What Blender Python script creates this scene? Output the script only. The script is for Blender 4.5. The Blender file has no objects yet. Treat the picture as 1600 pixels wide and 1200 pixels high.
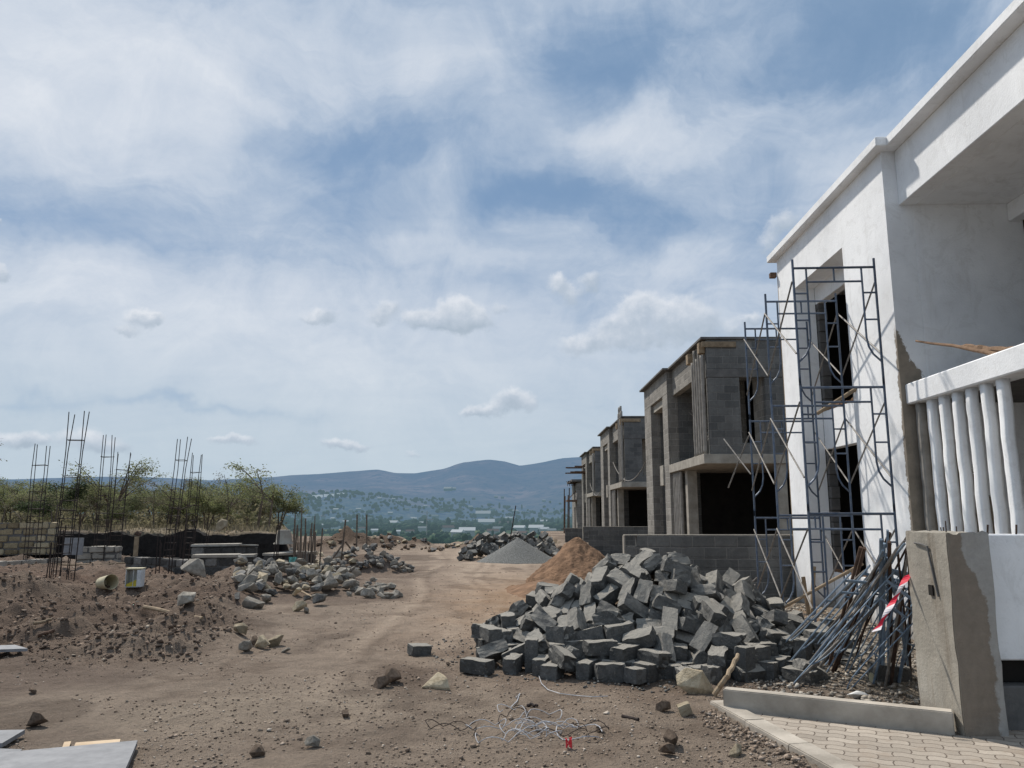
import bpy, bmesh, math, random
import numpy as np
from mathutils import Vector, Matrix, Quaternion

random.seed(11)
rng = np.random.default_rng(5)
sc = bpy.context.scene
col = sc.collection
PI = math.pi
R = math.radians

# ------------------------------------------------------------------ camera
PITCH = R(9.74)
EYE = 1.6
cam_d = bpy.data.cameras.new('camera'); cam = bpy.data.objects.new('camera', cam_d); col.objects.link(cam)
cam.location = (0, 0, EYE); cam.rotation_euler = (PI/2 + PITCH, 0, 0)
cam_d.sensor_width = 36; cam_d.lens = 27.0; cam_d.clip_start = .05; cam_d.clip_end = 60000
sc.camera = cam
sc.view_settings.view_transform = 'Standard'; sc.view_settings.look = 'None'
sc.view_settings.exposure = 0; sc.view_settings.gamma = 1
sc.render.resolution_x = 1024; sc.render.resolution_y = 768
sc.cycles.max_bounces = 6; sc.cycles.transparent_max_bounces = 6

def bearing(px, py):
    """survey bearing: lateral and vertical slope per metre of depth"""
    xc = (px-800)/1200; yc = (600-py)/1200
    f = math.cos(PITCH) - math.sin(PITCH)*yc
    return xc/f, (math.sin(PITCH) + math.cos(PITCH)*yc)/f
def at(px, py, Y):
    a, b = bearing(px, py)
    return Vector((a*Y, Y, EYE + b*Y))

# ------------------------------------------------------------------ numpy noise and terrain
def _h(ix, iy, s):
    n = (ix.astype(np.int64)*374761393 + iy.astype(np.int64)*668265263 + s*982451653) & 0xffffffff
    n = ((n ^ (n >> 13))*1274126177) & 0xffffffff
    n = n ^ (n >> 16)
    return (n & 0xffff)/65535.0
def vnoise(x, y, s=0):
    ix = np.floor(x); iy = np.floor(y); fx = x-ix; fy = y-iy
    fx = fx*fx*(3-2*fx); fy = fy*fy*(3-2*fy)
    a = _h(ix, iy, s); b = _h(ix+1, iy, s); c = _h(ix, iy+1, s); d = _h(ix+1, iy+1, s)
    return (a+(b-a)*fx)*(1-fy) + (c+(d-c)*fx)*fy
def fbm(x, y, o=4, s=0, g=.5):
    r = 0; a = 1; t = 0
    for k in range(o):
        r = r + a*vnoise(x*2**k+17*k, y*2**k-9*k, s+k); t += a; a *= g
    return r/t
def sstep(a, b, x):
    t = np.clip((x-a)/(b-a), 0, 1); return t*t*(3-2*t)
def bump(x, y, cx, cy, rx, ry, h, p=1.0):
    d = np.sqrt(((x-cx)/rx)**2 + ((y-cy)/ry)**2)
    return h*np.clip(1-d, 0, 1)**p if p != 1 else h*(1-sstep(0, 1, d))

def clod_mask(x, y):
    """1 where the soil is broken and lumpy (left of the track)"""
    edge = -1.6 - .30*(y-6) + 1.2*(fbm(x*.35, y*.35, 3, 3)-.5)
    m = sstep(0.0, 1.6, edge-x) * sstep(7.5, 10.5, y + 1.5*(fbm(x*.5, y*.5, 2, 8)-.5))
    return m
def crest_y(x):
    return np.where(x < -9, 62.0, np.where(x > 3.0, 84.0, 46.0 + 16*sstep(-6.5, -9, x)))
def height(x, y):
    x = np.asarray(x, dtype=float); y = np.asarray(y, dtype=float)
    r = np.hypot(x, y)
    cl = clod_mask(x, y)
    z = .10*(fbm(x*.16, y*.16, 3, 1)-.5)*sstep(3, 12, r)
    near = np.exp(-r/30)
    z = z + near*(.06*(fbm(x*1.6, y*1.6, 5, 2)-.5) + .030*(fbm(x*9, y*9, 4, 4)-.5))
    lump = fbm(x*1.1, y*1.1, 5, 6, .55)
    z = z + cl*(.75*(lump-.42) + .13*(np.abs(fbm(x*4.5, y*4.5, 3, 9)-.5)*2)**1.0)*np.clip(1-(y-26)/10, .25, 1)
    # tyre ruts of the track
    cx = .4 - .055*(y-8)
    for s in (-.8, .8):
        z = z - .06*np.exp(-((x-cx-s)/.20)**2)*np.exp(-y/25)*(fbm(x*.8, y*.5, 2, 31))
    # spoil heaps on the left
    z = z + bump(x, y, -4.3, 23.1, 1.6, 1.3, .50) + bump(x, y, -9.0, 12.6, 3.6, 2.2, .58) + bump(x, y, -6.3, 15.5, 2.2, 1.8, .25)
    z = z + bump(x, y, -4.7, 12.4, 1.8, 1.2, .16) - bump(x, y, -7.6, 14.9, 1.6, 1.1, .2)
    z = z + bump(x, y, -5.2, 18.0, 3.2, 2.6, .30) - bump(x, y, -11, 19.5, 4.5, 3.0, .28)
    # rubble bed by the white house, core under the block heap
    z = z + .13*sstep(2.6, 3.8, x)*sstep(7.0, 8.2, y)*sstep(20, 14, y)*(.7+.6*fbm(x*1.4, y*1.4, 3, 12))
    z = z + bump(x, y, 1.75, 10.0, 1.75, 1.45, .78, 1.0001)
    # scraped soil behind the stone pile and at the crest
    z = z + bump(x, y, -7.6, 40, 5.2, 2.6, .85)*(1.9*fbm(x*1.3, y*.9, 5, 14)**1.2) + bump(x, y, -1.6, 43, 2.6, 2.5, .5)*(1.9*fbm(x*1.6, y*1.2, 4, 15)**1.2)
    z = z + bump(x, y, -1.5, 36, 2.6, 3.2, .35)*(.5+fbm(x*1.5, y*1.5, 3, 16))
    # terrace on the left behind the cut bank
    by = 28.2 + .35*np.sin(x*.35) + .05*(x+12)
    ter = sstep(0, .22, y-by+.25*(fbm(x*1.3, y*0+3, 3, 21)-.5))*sstep(-.275, -.297, x/np.maximum(y, 1))
    z = z + ter*(.98 + .10*(fbm(x*.7, y*.7, 3, 22)-.5))
    # fall of the ground beyond the site
    c = crest_y(x)
    d = np.clip(y-c, 0, None)
    z = z - np.where(d > 0, np.minimum(.10*d+.0009*d*d, 40), 0)
    dx = np.clip(x-(-60), None, 0)
    z = z + .02*dx*0
    return z
def hz(x, y): return float(height(np.array([x]), np.array([y]))[0])
def ground_at(px, py):
    a, b = bearing(px, py); Y = np.arange(3.0, 120, .5)
    k = np.nonzero(EYE + b*Y <= height(a*Y, Y))[0]; Y0 = Y[k[0]]-.5 if len(k) else 119
    Y = Y0 + np.arange(0, .54, .01); h = height(a*Y, Y); k = np.nonzero(EYE + b*Y <= h)[0]; k = k[0] if len(k) else -1
    return Vector((a*Y[k], Y[k], h[k]))

# ------------------------------------------------------------------ node helpers
def mat(name):
    m = bpy.data.materials.new(name); m.use_nodes = True
    nt = m.node_tree; nt.nodes.clear()
    out = nt.nodes.new('ShaderNodeOutputMaterial'); b = nt.nodes.new('ShaderNodeBsdfPrincipled')
    nt.links.new(b.outputs[0], out.inputs[0]); b.inputs['Roughness'].default_value = .85
    b.inputs['Specular IOR Level'].default_value = .25
    return m, nt, b, out
def N(nt, t, **k):
    n = nt.nodes.new(t)
    for a, v in k.items(): setattr(n, a, v)
    return n
def setin(nt, sock, v):
    if v is None: return
    if isinstance(v, bpy.types.NodeSocket): nt.links.new(v, sock)
    else: sock.default_value = v
def M(nt, op, a, b=None, c=None, clamp=False):
    n = N(nt, 'ShaderNodeMath', operation=op); n.use_clamp = clamp
    for i, v in enumerate((a, b, c)): setin(nt, n.inputs[i], v)
    return n.outputs[0]
def VM(nt, op, a, b=None, c=None):
    n = N(nt, 'ShaderNodeVectorMath', operation=op)
    for i, v in enumerate((a, b, c)): setin(nt, n.inputs[i], v)
    return n.outputs['Value'] if op in ('DOT_PRODUCT', 'LENGTH') else n.outputs[0]
def noise(nt, vec, scale, detail=4, rough=.55, dist=0.0, out=0):
    n = N(nt, 'ShaderNodeTexNoise'); setin(nt, n.inputs['Vector'], vec)
    n.inputs['Scale'].default_value = scale; n.inputs['Detail'].default_value = detail
    n.inputs['Roughness'].default_value = rough; n.inputs['Distortion'].default_value = dist
    return n.outputs[out]
def ramp(nt, f, stops, interp='LINEAR'):
    n = N(nt, 'ShaderNodeValToRGB'); n.color_ramp.interpolation = interp
    el = n.color_ramp.elements
    while len(el) < len(stops): el.new(.5)
    for e, (p, c) in zip(el, stops):
        e.position = p; e.color = (*c, 1) if len(c) == 3 else c
    setin(nt, n.inputs[0], f); return n.outputs[0]
def mix(nt, f, a, b, mode='MIX'):
    n = N(nt, 'ShaderNodeMix', data_type='RGBA', blend_type=mode)
    setin(nt, n.inputs[0], f)
    for i, v in ((6, a), (7, b)):
        if isinstance(v, tuple) and len(v) == 3: v = (*v, 1)
        setin(nt, n.inputs[i], v)
    return n.outputs[2]
def maprange(nt, v, a, b, c=0, d=1, smooth=True):
    n = N(nt, 'ShaderNodeMapRange'); n.interpolation_type = 'SMOOTHSTEP' if smooth else 'LINEAR'
    setin(nt, n.inputs[0], v)
    for i, q in enumerate((a, b, c, d)): n.inputs[i+1].default_value = q
    return n.outputs[0]
def bumpn(nt, b, h, strength=.5, dist=.02):
    n = N(nt, 'ShaderNodeBump'); n.inputs['Strength'].default_value = strength; n.inputs['Distance'].default_value = dist
    setin(nt, n.inputs['Height'], h); nt.links.new(n.outputs[0], b.inputs['Normal'])
def obj_coord(nt): return N(nt, 'ShaderNodeTexCoord').outputs['Object']
def world_pos(nt): return N(nt, 'ShaderNodeNewGeometry').outputs['Position']
def rnd(nt): return N(nt, 'ShaderNodeObjectInfo').outputs['Random']

def simple(name, c1, c2, scale=6, rough=.85, bs=.3, bd=.01, metal=0, vary=0.0, detail=6, coord='Object'):
    m, nt, b, out = mat(name)
    v = N(nt, 'ShaderNodeTexCoord').outputs[coord]
    f = noise(nt, v, scale, detail, .6)
    c = ramp(nt, f, [(.3, c1), (.7, c2)])
    if vary:
        k = M(nt, 'MULTIPLY_ADD', rnd(nt), vary, 1-vary/2)
        c = mix(nt, 1.0, c, N(nt, 'ShaderNodeCombineXYZ').outputs[0], 'MULTIPLY') if False else VM(nt, 'MULTIPLY', c, vecs(nt, k))
    setin(nt, b.inputs['Base Color'], c)
    b.inputs['Roughness'].default_value = rough; b.inputs['Metallic'].default_value = metal
    bumpn(nt, b, noise(nt, v, scale*5, 4, .6), bs, bd)
    return m
def vecs(nt, s):
    n = N(nt, 'ShaderNodeCombineXYZ')
    for i in range(3): setin(nt, n.inputs[i], s)
    return n.outputs[0]

MT = {}
def dusty(name, c1, c2, dust, scale, amt=.8, vary=.5):  # paler upward faces: sunlit tops put into the colour, mixed with dust
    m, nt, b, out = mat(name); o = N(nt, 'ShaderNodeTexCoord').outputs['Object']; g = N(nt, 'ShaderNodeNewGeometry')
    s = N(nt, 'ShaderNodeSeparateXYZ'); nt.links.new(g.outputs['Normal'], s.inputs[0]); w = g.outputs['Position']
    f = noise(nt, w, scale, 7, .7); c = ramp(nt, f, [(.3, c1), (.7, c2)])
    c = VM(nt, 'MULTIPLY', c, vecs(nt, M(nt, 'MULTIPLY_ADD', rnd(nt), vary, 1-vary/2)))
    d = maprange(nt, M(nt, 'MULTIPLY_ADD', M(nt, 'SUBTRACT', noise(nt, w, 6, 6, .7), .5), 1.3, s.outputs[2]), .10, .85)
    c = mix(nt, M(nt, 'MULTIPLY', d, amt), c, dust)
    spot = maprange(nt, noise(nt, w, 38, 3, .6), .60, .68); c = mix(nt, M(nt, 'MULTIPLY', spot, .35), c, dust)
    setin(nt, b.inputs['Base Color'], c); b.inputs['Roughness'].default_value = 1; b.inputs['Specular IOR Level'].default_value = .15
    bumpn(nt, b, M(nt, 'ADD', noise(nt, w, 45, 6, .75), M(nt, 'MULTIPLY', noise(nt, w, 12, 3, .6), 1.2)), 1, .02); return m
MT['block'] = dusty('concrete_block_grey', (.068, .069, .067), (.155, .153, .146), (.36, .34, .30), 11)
MT['slab'] = simple('cast_concrete', (.23, .21, .18), (.38, .355, .31), 4, .92, .6, .012)
MT['slabdark'] = simple('dark_concrete', (.085, .085, .083), (.16, .155, .15), 4, .95, .7, .012)
MT['kerb'] = simple('kerb_concrete', (.24, .215, .18), (.50, .455, .39), 2.5, .95, .7, .01)
MT['fin'] = simple('cement_pipe', (.20, .185, .165), (.33, .31, .28), 5, .9, .4, .008)
MT['bluepaint'] = simple('blue_painted_steel', (.055, .085, .14), (.13, .15, .18), 14, .5, .3, .002, .25, vary=.5)
MT['paleblue'] = simple('faded_blue_paint', (.10, .15, .22), (.24, .30, .36), 12, .5, .3, .002, .1, vary=.4)
MT['greysteel'] = simple('galvanised_steel', (.13, .115, .10), (.26, .25, .235), 14, .65, .3, .002, .1, vary=.4)
MT['rust'] = simple('rusty_steel', (.035, .024, .02), (.10, .06, .042), 20, .85, .4, .002, .1, vary=.5)
MT['rebar'] = simple('rebar_steel', (.02, .016, .016), (.05, .036, .03), 20, .8, .3, .002, .1)
MT['timber'] = simple('timber_weathered', (.20, .15, .10), (.36, .28, .19), 8, .9, .5, .004, vary=.4)
MT['timberdark'] = simple('timber_dark', (.06, .038, .027), (.16, .10, .07), 9, .9, .6, .006, vary=.3)
MT['palestone'] = simple('pale_stone', (.26, .21, .14), (.50, .43, .31), 5, .95, .8, .02, vary=.55)
MT['greystone'] = simple('grey_stone', (.17, .155, .13), (.38, .35, .30), 5, .95, .8, .02, vary=.5)
MT['darkstone'] = simple('dark_stone', (.085, .083, .08), (.24, .235, .22), 6, .95, .8, .02, vary=.6)
MT['clod'] = simple('soil_clod', (.10, .073, .052), (.24, .18, .135), 7, 1, .9, .02, vary=.4)
MT['gravel'] = simple('crushed_gravel', (.12, .125, .12), (.36, .365, .35), 28, 1, 1, .05)
MT['orangesand'] = simple('orange_sand', (.13, .078, .048), (.31, .19, .115), 4, 1, 1, .06)
MT['ply'] = simple('plywood', (.40, .29, .18), (.56, .43, .29), 6, .7, .2, .002)
MT['sheet'] = simple('grey_sheet', (.17, .175, .185), (.27, .275, .285), 7, .75, .4, .004)
MT['plastic'] = simple('cream_plastic', (.38, .34, .22), (.55, .49, .33), 7, .5, .2, .002)
MT['whiteplastic'] = simple('white_plastic', (.45, .47, .48), (.65, .68, .70), 7, .45, .1, .001)
MT['yellow'] = simple('yellow_plastic', (.45, .37, .04), (.60, .50, .07), 7, .5, .1, .001)
MT['green'] = simple('green_cloth', (.10, .30, .28), (.18, .44, .40), 20, .8, .3, .004)
MT['wire'] = simple('pale_wire', (.30, .31, .33), (.50, .51, .53), 30, .5, .1, .001)
MT['redplastic'] = simple('red_plastic', (.5, .02, .03), (.65, .06, .07), 10, .5, .1, .001)
MT['white'] = simple('white_cloth', (.6, .6, .58), (.75, .75, .73), 10, .8, .3, .004)
MT['wooddead'] = simple('dead_branch', (.13, .08, .05), (.30, .20, .13), 9, .9, .8, .01)
MT['bark'] = simple('bark', (.09, .07, .055), (.18, .145, .115), 9, .95, .6, .01)
MT['interior'] = simple('raw_interior', (.012, .011, .010), (.022, .02, .018), 4, 1, .3, .01)  # near-black colour stands in for the shade inside rooms and openings

def courses(name, stops, scale=9):
    m, nt, b, out = mat(name); g = N(nt, 'ShaderNodeNewGeometry'); v = g.outputs['Position']
    c = ramp(nt, g.outputs['Random Per Island'], stops); f = noise(nt, v, scale, 6, .7)
    setin(nt, b.inputs['Base Color'], VM(nt, 'MULTIPLY', c, vecs(nt, M(nt, 'MULTIPLY_ADD', f, 1.1, .45)))); b.inputs['Roughness'].default_value = 1
    bumpn(nt, b, noise(nt, v, 14, 5, .7), 1, .05); return m
MT['tancourse'] = courses('tan_stone_courses', [(0, (.20, .155, .095)), (.5, (.34, .28, .18)), (1, (.48, .41, .28))])
MT['darkcourse'] = courses('dark_stone_courses', [(0, (.05, .048, .045)), (.6, (.11, .105, .10)), (1, (.22, .21, .195))])
def leafmat(name, a, b_, c):
    m, nt, b, out = mat(name)
    v = world_pos(nt)
    f = noise(nt, v, 1.3, 3, .6)
    cc = ramp(nt, f, [(.3, a), (.5, b_), (.72, c)])
    cc = VM(nt, 'MULTIPLY', cc, vecs(nt, M(nt, 'MULTIPLY_ADD', rnd(nt), .6, .7)))
    setin(nt, b.inputs['Base Color'], cc); b.inputs['Roughness'].default_value = .8
    t = N(nt, 'ShaderNodeBsdfTranslucent'); setin(nt, t.inputs[0], cc)
    ms = N(nt, 'ShaderNodeMixShader'); ms.inputs[0].default_value = .5
    nt.links.new(b.outputs[0], ms.inputs[1]); nt.links.new(t.outputs[0], ms.inputs[2]); nt.links.new(ms.outputs[0], out.inputs[0])
    return m
MT['leaf'] = leafmat('acacia_leaf', (.155, .145, .09), (.155, .175, .08), (.21, .22, .105))
MT['leafdark'] = leafmat('bush_leaf', (.05, .07, .035), (.07, .10, .045), (.10, .12, .055))
MT['leafdry'] = leafmat('dry_leaf', (.15, .135, .09), (.18, .165, .105), (.16, .165, .09))
MT['straw'] = leafmat('dry_grass', (.17, .15, .10), (.22, .195, .135), (.26, .23, .165))

# block masonry: courses 0.2 m, blocks 0.4 m, joints in object space
def blockwork(name, c1, c2, mortar, bs=.8):
    m, nt, b, out = mat(name)
    o = obj_coord(nt); sx = N(nt, 'ShaderNodeSeparateXYZ'); nt.links.new(o, sx.inputs[0])
    wob = noise(nt, o, 3.0, 3, .5, out=1)
    cx = N(nt, 'ShaderNodeCombineXYZ')
    setin(nt, cx.inputs[0], M(nt, 'ADD', sx.outputs[0], sx.outputs[1])); setin(nt, cx.inputs[1], sx.outputs[2])
    vec = VM(nt, 'MULTIPLY_ADD', VM(nt, 'SUBTRACT', wob, (.5, .5, .5)), (.03, .03, 0), cx.outputs[0])
    br = N(nt, 'ShaderNodeTexBrick'); nt.links.new(vec, br.inputs['Vector'])
    br.inputs['Scale'].default_value = 1; br.inputs['Brick Width'].default_value = .41; br.inputs['Row Height'].default_value = .205
    br.inputs['Mortar Size'].default_value = .012; br.inputs['Mortar Smooth'].default_value = .4; br.inputs['Bias'].default_value = 0
    for k, c in (('Color1', c1), ('Color2', c2), ('Mortar', mortar)): br.inputs[k].default_value = (*c, 1)
    big = noise(nt, o, .9, 5, .65); fine = noise(nt, o, 14, 6, .7)
    drip = N(nt, 'ShaderNodeMapping'); nt.links.new(o, drip.inputs[0]); drip.inputs['Scale'].default_value = (2.2, 2.2, .25)
    dr = noise(nt, drip.outputs[0], 1.6, 5, .6)
    k = M(nt, 'MULTIPLY', M(nt, 'MULTIPLY_ADD', big, .9, .55), M(nt, 'MULTIPLY_ADD', fine, .7, .65))
    k = M(nt, 'MULTIPLY', k, M(nt, 'MULTIPLY_ADD', dr, .8, .6))
    # mortar smears and render patches
    patch = maprange(nt, noise(nt, o, 1.7, 6, .7), .56, .66)
    c = VM(nt, 'MULTIPLY', br.outputs[0], vecs(nt, k))
    c = mix(nt, M(nt, 'MULTIPLY', patch, .55), c, tuple(x*.9 for x in mortar))
    setin(nt, b.inputs['Base Color'], c); b.inputs['Roughness'].default_value = .95
    h = M(nt, 'MULTIPLY_ADD', br.outputs['Fac'], -1.0, M(nt, 'MULTIPLY', fine, 1.1))
    bumpn(nt, b, h, bs, .02)
    return m
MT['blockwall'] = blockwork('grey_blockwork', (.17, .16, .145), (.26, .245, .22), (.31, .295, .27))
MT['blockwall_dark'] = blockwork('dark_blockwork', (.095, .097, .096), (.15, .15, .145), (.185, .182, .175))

# white painted render with stains; the side wall stays bare below a ragged line
def whitewall(name, bare=False):
    m, nt, b, out = mat(name)
    o = obj_coord(nt); sx = N(nt, 'ShaderNodeSeparateXYZ'); nt.links.new(o, sx.inputs[0])
    big = noise(nt, o, .8, 5, .65); fine = noise(nt, o, 9, 6, .7)
    dm = N(nt, 'ShaderNodeMapping'); nt.links.new(o, dm.inputs[0]); dm.inputs['Scale'].default_value = (3, 3, .35)
    dr = noise(nt, dm.outputs[0], 1.4, 5, .65)
    c = ramp(nt, big, [(.3, (.70, .715, .73)), (.62, (.86, .875, .885))])
    c = mix(nt, M(nt, 'MULTIPLY', maprange(nt, dr, .55, .78), .30), c, (.42, .40, .37))
    trow = noise(nt, o, 2.6, 7, .75, 1.5); c = mix(nt, M(nt, 'MULTIPLY', maprange(nt, trow, .52, .60), .22), c, (.55, .55, .54))
    c = mix(nt, M(nt, 'MULTIPLY', maprange(nt, fine, .58, .75), .25), c, (.40, .40, .39))
    low = maprange(nt, M(nt, 'MULTIPLY_ADD', noise(nt, o, 3, 5, .7), .9, sx.outputs[2]), 1.0, .55)
    c = mix(nt, M(nt, 'MULTIPLY', low, .75), c, (.26, .23, .19))
    # chipped arris on the near corner
    if bare == 'front':
        e = M(nt, 'ABSOLUTE', M(nt, 'SUBTRACT', sx.outputs[1], 4.65))
        ce = M(nt, 'MULTIPLY_ADD', noise(nt, o, 8, 5, .7), -.22, M(nt, 'ADD', e, .10))
        ce = M(nt, 'MULTIPLY', maprange(nt, ce, .055, .02), maprange(nt, sx.outputs[2], 4.1, 3.8))
        g2 = N(nt, 'ShaderNodeNewGeometry'); g2s = N(nt, 'ShaderNodeSeparateXYZ'); nt.links.new(g2.outputs['Normal'], g2s.inputs[0]); ce = M(nt, 'MULTIPLY', ce, maprange(nt, g2s.outputs[0], -.5, -.8))
        c = mix(nt, ce, c, (.22, .19, .155))
    if bare:
        n1 = noise(nt, o, 5, 8, .8)
        line = M(nt, 'ADD', M(nt, 'MULTIPLY', sx.outputs[0], 2.2), sx.outputs[2])
        line = M(nt, 'MULTIPLY_ADD', n1, .9, line)
        f = maprange(nt, line, 4.42, 4.37)
        if bare == 'front':
            gg = N(nt, 'ShaderNodeNewGeometry'); gs = N(nt, 'ShaderNodeSeparateXYZ'); nt.links.new(gg.outputs['Normal'], gs.inputs[0])
            f = M(nt, 'MULTIPLY', M(nt, 'MULTIPLY', f, maprange(nt, gs.outputs[1], -.5, -.8)), maprange(nt, sx.outputs[1], 4.9, 4.8))
        brown = ramp(nt, noise(nt, o, 2.2, 6, .7), [(.3, (.17, .145, .115)), (.7, (.32, .275, .22))])
        c = mix(nt, f, c, brown)
    setin(nt, b.inputs['Base Color'], c); b.inputs['Roughness'].default_value = .8
    bumpn(nt, b, M(nt, 'ADD', M(nt, 'MULTIPLY', noise(nt, o, 3, 4, .6), 1.5), noise(nt, o, 40, 4, .7)), .35, .012)
    return m
MT['whitewall'] = whitewall('white_render'); MT['whiteside'] = whitewall('white_render_bare', 'side')
MT['whitefront'] = whitewall('white_render_front', 'front')

# ------------------------------------------------------------------ mesh helpers
def meshobj(name, bm, m, parent=None, smooth=False):
    me = bpy.data.meshes.new(name); bm.to_mesh(me); bm.free()
    if smooth:
        for p in me.polygons: p.use_smooth = True
    me.materials.append(m)
    o = bpy.data.objects.new(name, me); col.objects.link(o)
    if parent: o.parent = parent
    return o
def box(bm, x0, x1, y0, y1, z0, z1, bev=0):
    r = bmesh.ops.create_cube(bm, size=1)
    vs = r['verts']
    for v in vs: v.co = Vector((x0+(v.co.x+.5)*(x1-x0), y0+(v.co.y+.5)*(y1-y0), z0+(v.co.z+.5)*(z1-z0)))
    if bev:
        es = list({e for v in vs for e in v.link_edges})
        bmesh.ops.bevel(bm, geom=es, offset=bev, segments=1, affect='EDGES')
    return vs
def tube(bm, pts, r, seg=7, r2=None):
    pts = [Vector(p) for p in pts]; n = len(pts); rings = []
    u = None
    for i, p in enumerate(pts):
        d = (pts[min(i+1, n-1)]-pts[max(i-1, 0)]).normalized()
        if u is None: u = d.orthogonal().normalized()
        u = (u-d*u.dot(d))
        u = u.normalized() if u.length > 1e-6 else d.orthogonal().normalized()
        w = d.cross(u)
        rr = r if r2 is None else r+(r2-r)*i/(n-1)
        rings.append([bm.verts.new(p + u*(rr*math.cos(2*PI*k/seg)) + w*(rr*math.sin(2*PI*k/seg))) for k in range(seg)])
    for a, b in zip(rings, rings[1:]):
        for k in range(seg): bm.faces.new((a[k], a[(k+1) % seg], b[(k+1) % seg], b[k]))
    bm.faces.new(list(reversed(rings[0]))); bm.faces.new(rings[-1])
def rock_bm(seed, sub=2, rough=.42, flat=(1, 1, 1), facet=True):
    rr = random.Random(seed); bm = bmesh.new()
    pts = []
    for i in range(13 if facet else 30):
        v = Vector((rr.gauss(0, 1), rr.gauss(0, 1), rr.gauss(0, 1))).normalized()*(1-rough*rr.random())
        pts.append(bm.verts.new((v.x*flat[0]*.5, v.y*flat[1]*.5, v.z*flat[2]*.5)))
    r = bmesh.ops.convex_hull(bm, input=pts)
    bmesh.ops.delete(bm, geom=[g for g in r['geom_interior'] if isinstance(g, bmesh.types.BMVert)], context='VERTS')
    bmesh.ops.recalc_face_normals(bm, faces=bm.faces)
    bmesh.ops.bevel(bm, geom=list(bm.edges), offset=.012, segments=1, affect='EDGES')
    return bm
def mesh_of(name, bm, m):
    me = bpy.data.meshes.new(name); bm.to_mesh(me); bm.free(); me.materials.append(m); return me
def tag(o, label, cat, group=None, kind=None):
    if kind: o['kind'] = kind
    if label: o['label'] = label
    if cat: o['category'] = cat
    if group: o['group'] = group
    return o
def thing(name, label, cat, loc=(0, 0, 0), rz=0, group=None):
    o = bpy.data.objects.new(name, None); col.objects.link(o); o.empty_display_size = .2
    o.location = loc; o.rotation_euler = (0, 0, rz)
    return tag(o, label, cat, group)
def inst(name, me, loc, rot=(0, 0, 0), scale=(1, 1, 1), label=None, cat=None, group=None):
    o = bpy.data.objects.new(name, me); col.objects.link(o); o.location = loc; o.rotation_euler = rot; o.scale = scale
    return tag(o, label, cat, group)
def copy_tree(o, parent=None):
    c = o.copy(); col.objects.link(c); c.parent = parent
    for ch in o.children: copy_tree(ch, c)
    return c
def struct(o): o['kind'] = 'structure'; return o

SKYBLOBS = [
 # px, py, rx, ry, amount
 (930, 90, 170, 60, -.42), (1340, 50, 150, 80, -.40), (860, 305, 120, 30, -.36), (560, 225, 130, 60, -.26),
 (150, 375, 240, 30, -.20), (810, 425, 110, 30, -.18), (330, 632, 150, 9, -.22), (30, 600, 80, 10, -.15), (500, 330, 220, 50, -.12),
 (1180, 340, 130, 90, -.14), (1000, 330, 80, 60, -.10),
 (70, 170, 190, 50, .34), (200, 50, 330, 90, .26), (970, 205, 130, 65, .34), (720, 110, 150, 70, .18),
 (220, 465, 260, 45, .22), (520, 560, 500, 70, .22), (1230, 160, 120, 60, .16), (1180, 60, 60, 30, .10),
 (640, 280, 90, 60, .10), (170, 270, 220, 45, .20), (400, 300, 120, 40, .14), (1000, 420, 160, 30, .16), (100, 60, 300, 110, .14), (680, 390, 160, 30, .12), (1330, 220, 90, 30, .2)]
PUFFS = [
 (218, 500, 26, 14, 1.0), (242, 494, 20, 9, .7), (196, 520, 26, 8, .7), (505, 495, 30, 15, .85), (480, 500, 16, 8, .4),
 (605, 480, 24, 16, .95), (590, 500, 22, 13, .7), (650, 500, 24, 16, .8), (712, 485, 34, 24, 1.1), (690, 508, 50, 14, .8), (745, 500, 34, 22, .8), (788, 482, 18, 10, .6),
 (868, 440, 20, 18, .95), (890, 465, 24, 20, .75), (925, 440, 22, 20, .85), (1000, 480, 34, 26, 1.0), (960, 510, 46, 24, .75), (1060, 490, 48, 30, .95), (1100, 505, 44, 24, .7), (900, 540, 34, 20, .75), (1000, 535, 90, 18, .7),
 (760, 640, 36, 12, .9), (800, 622, 28, 17, 1.0), (826, 636, 16, 18, .7), (735, 645, 20, 6, .5),
 (345, 686, 30, 9, .8), (385, 690, 26, 8, .7), (520, 692, 28, 9, .8), (556, 696, 26, 9, .8), (642, 708, 20, 8, .7),
 (18, 682, 36, 14, .9), (60, 690, 22, 9, .6), (140, 684, 34, 18, .9), (170, 700, 40, 14, .7), (-2, 428, 14, 14, 1.0), (-4, 345, 7, 7, .9),
 (1225, 345, 26, 22, .9), (1200, 380, 22, 20, .7), (1175, 498, 16, 12, 1.0), (1150, 520, 20, 14, .7)]

# ------------------------------------------------------------------ sun and sky
to_sun = Vector((-1, 1.35, 2.1)).normalized()
sun_d = bpy.data.lights.new('sun', 'SUN'); sun = bpy.data.objects.new('sun', sun_d); col.objects.link(sun)
sun_d.energy = 4.6; sun_d.angle = R(2.2); sun_d.color = (1.0, .93, .84)
sun.rotation_euler = to_sun.to_track_quat('Z', 'Y').to_euler()
sun.location = (-20, 20, 40)
elev = math.asin(to_sun.z); azim = math.atan2(to_sun.x, to_sun.y)

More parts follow.
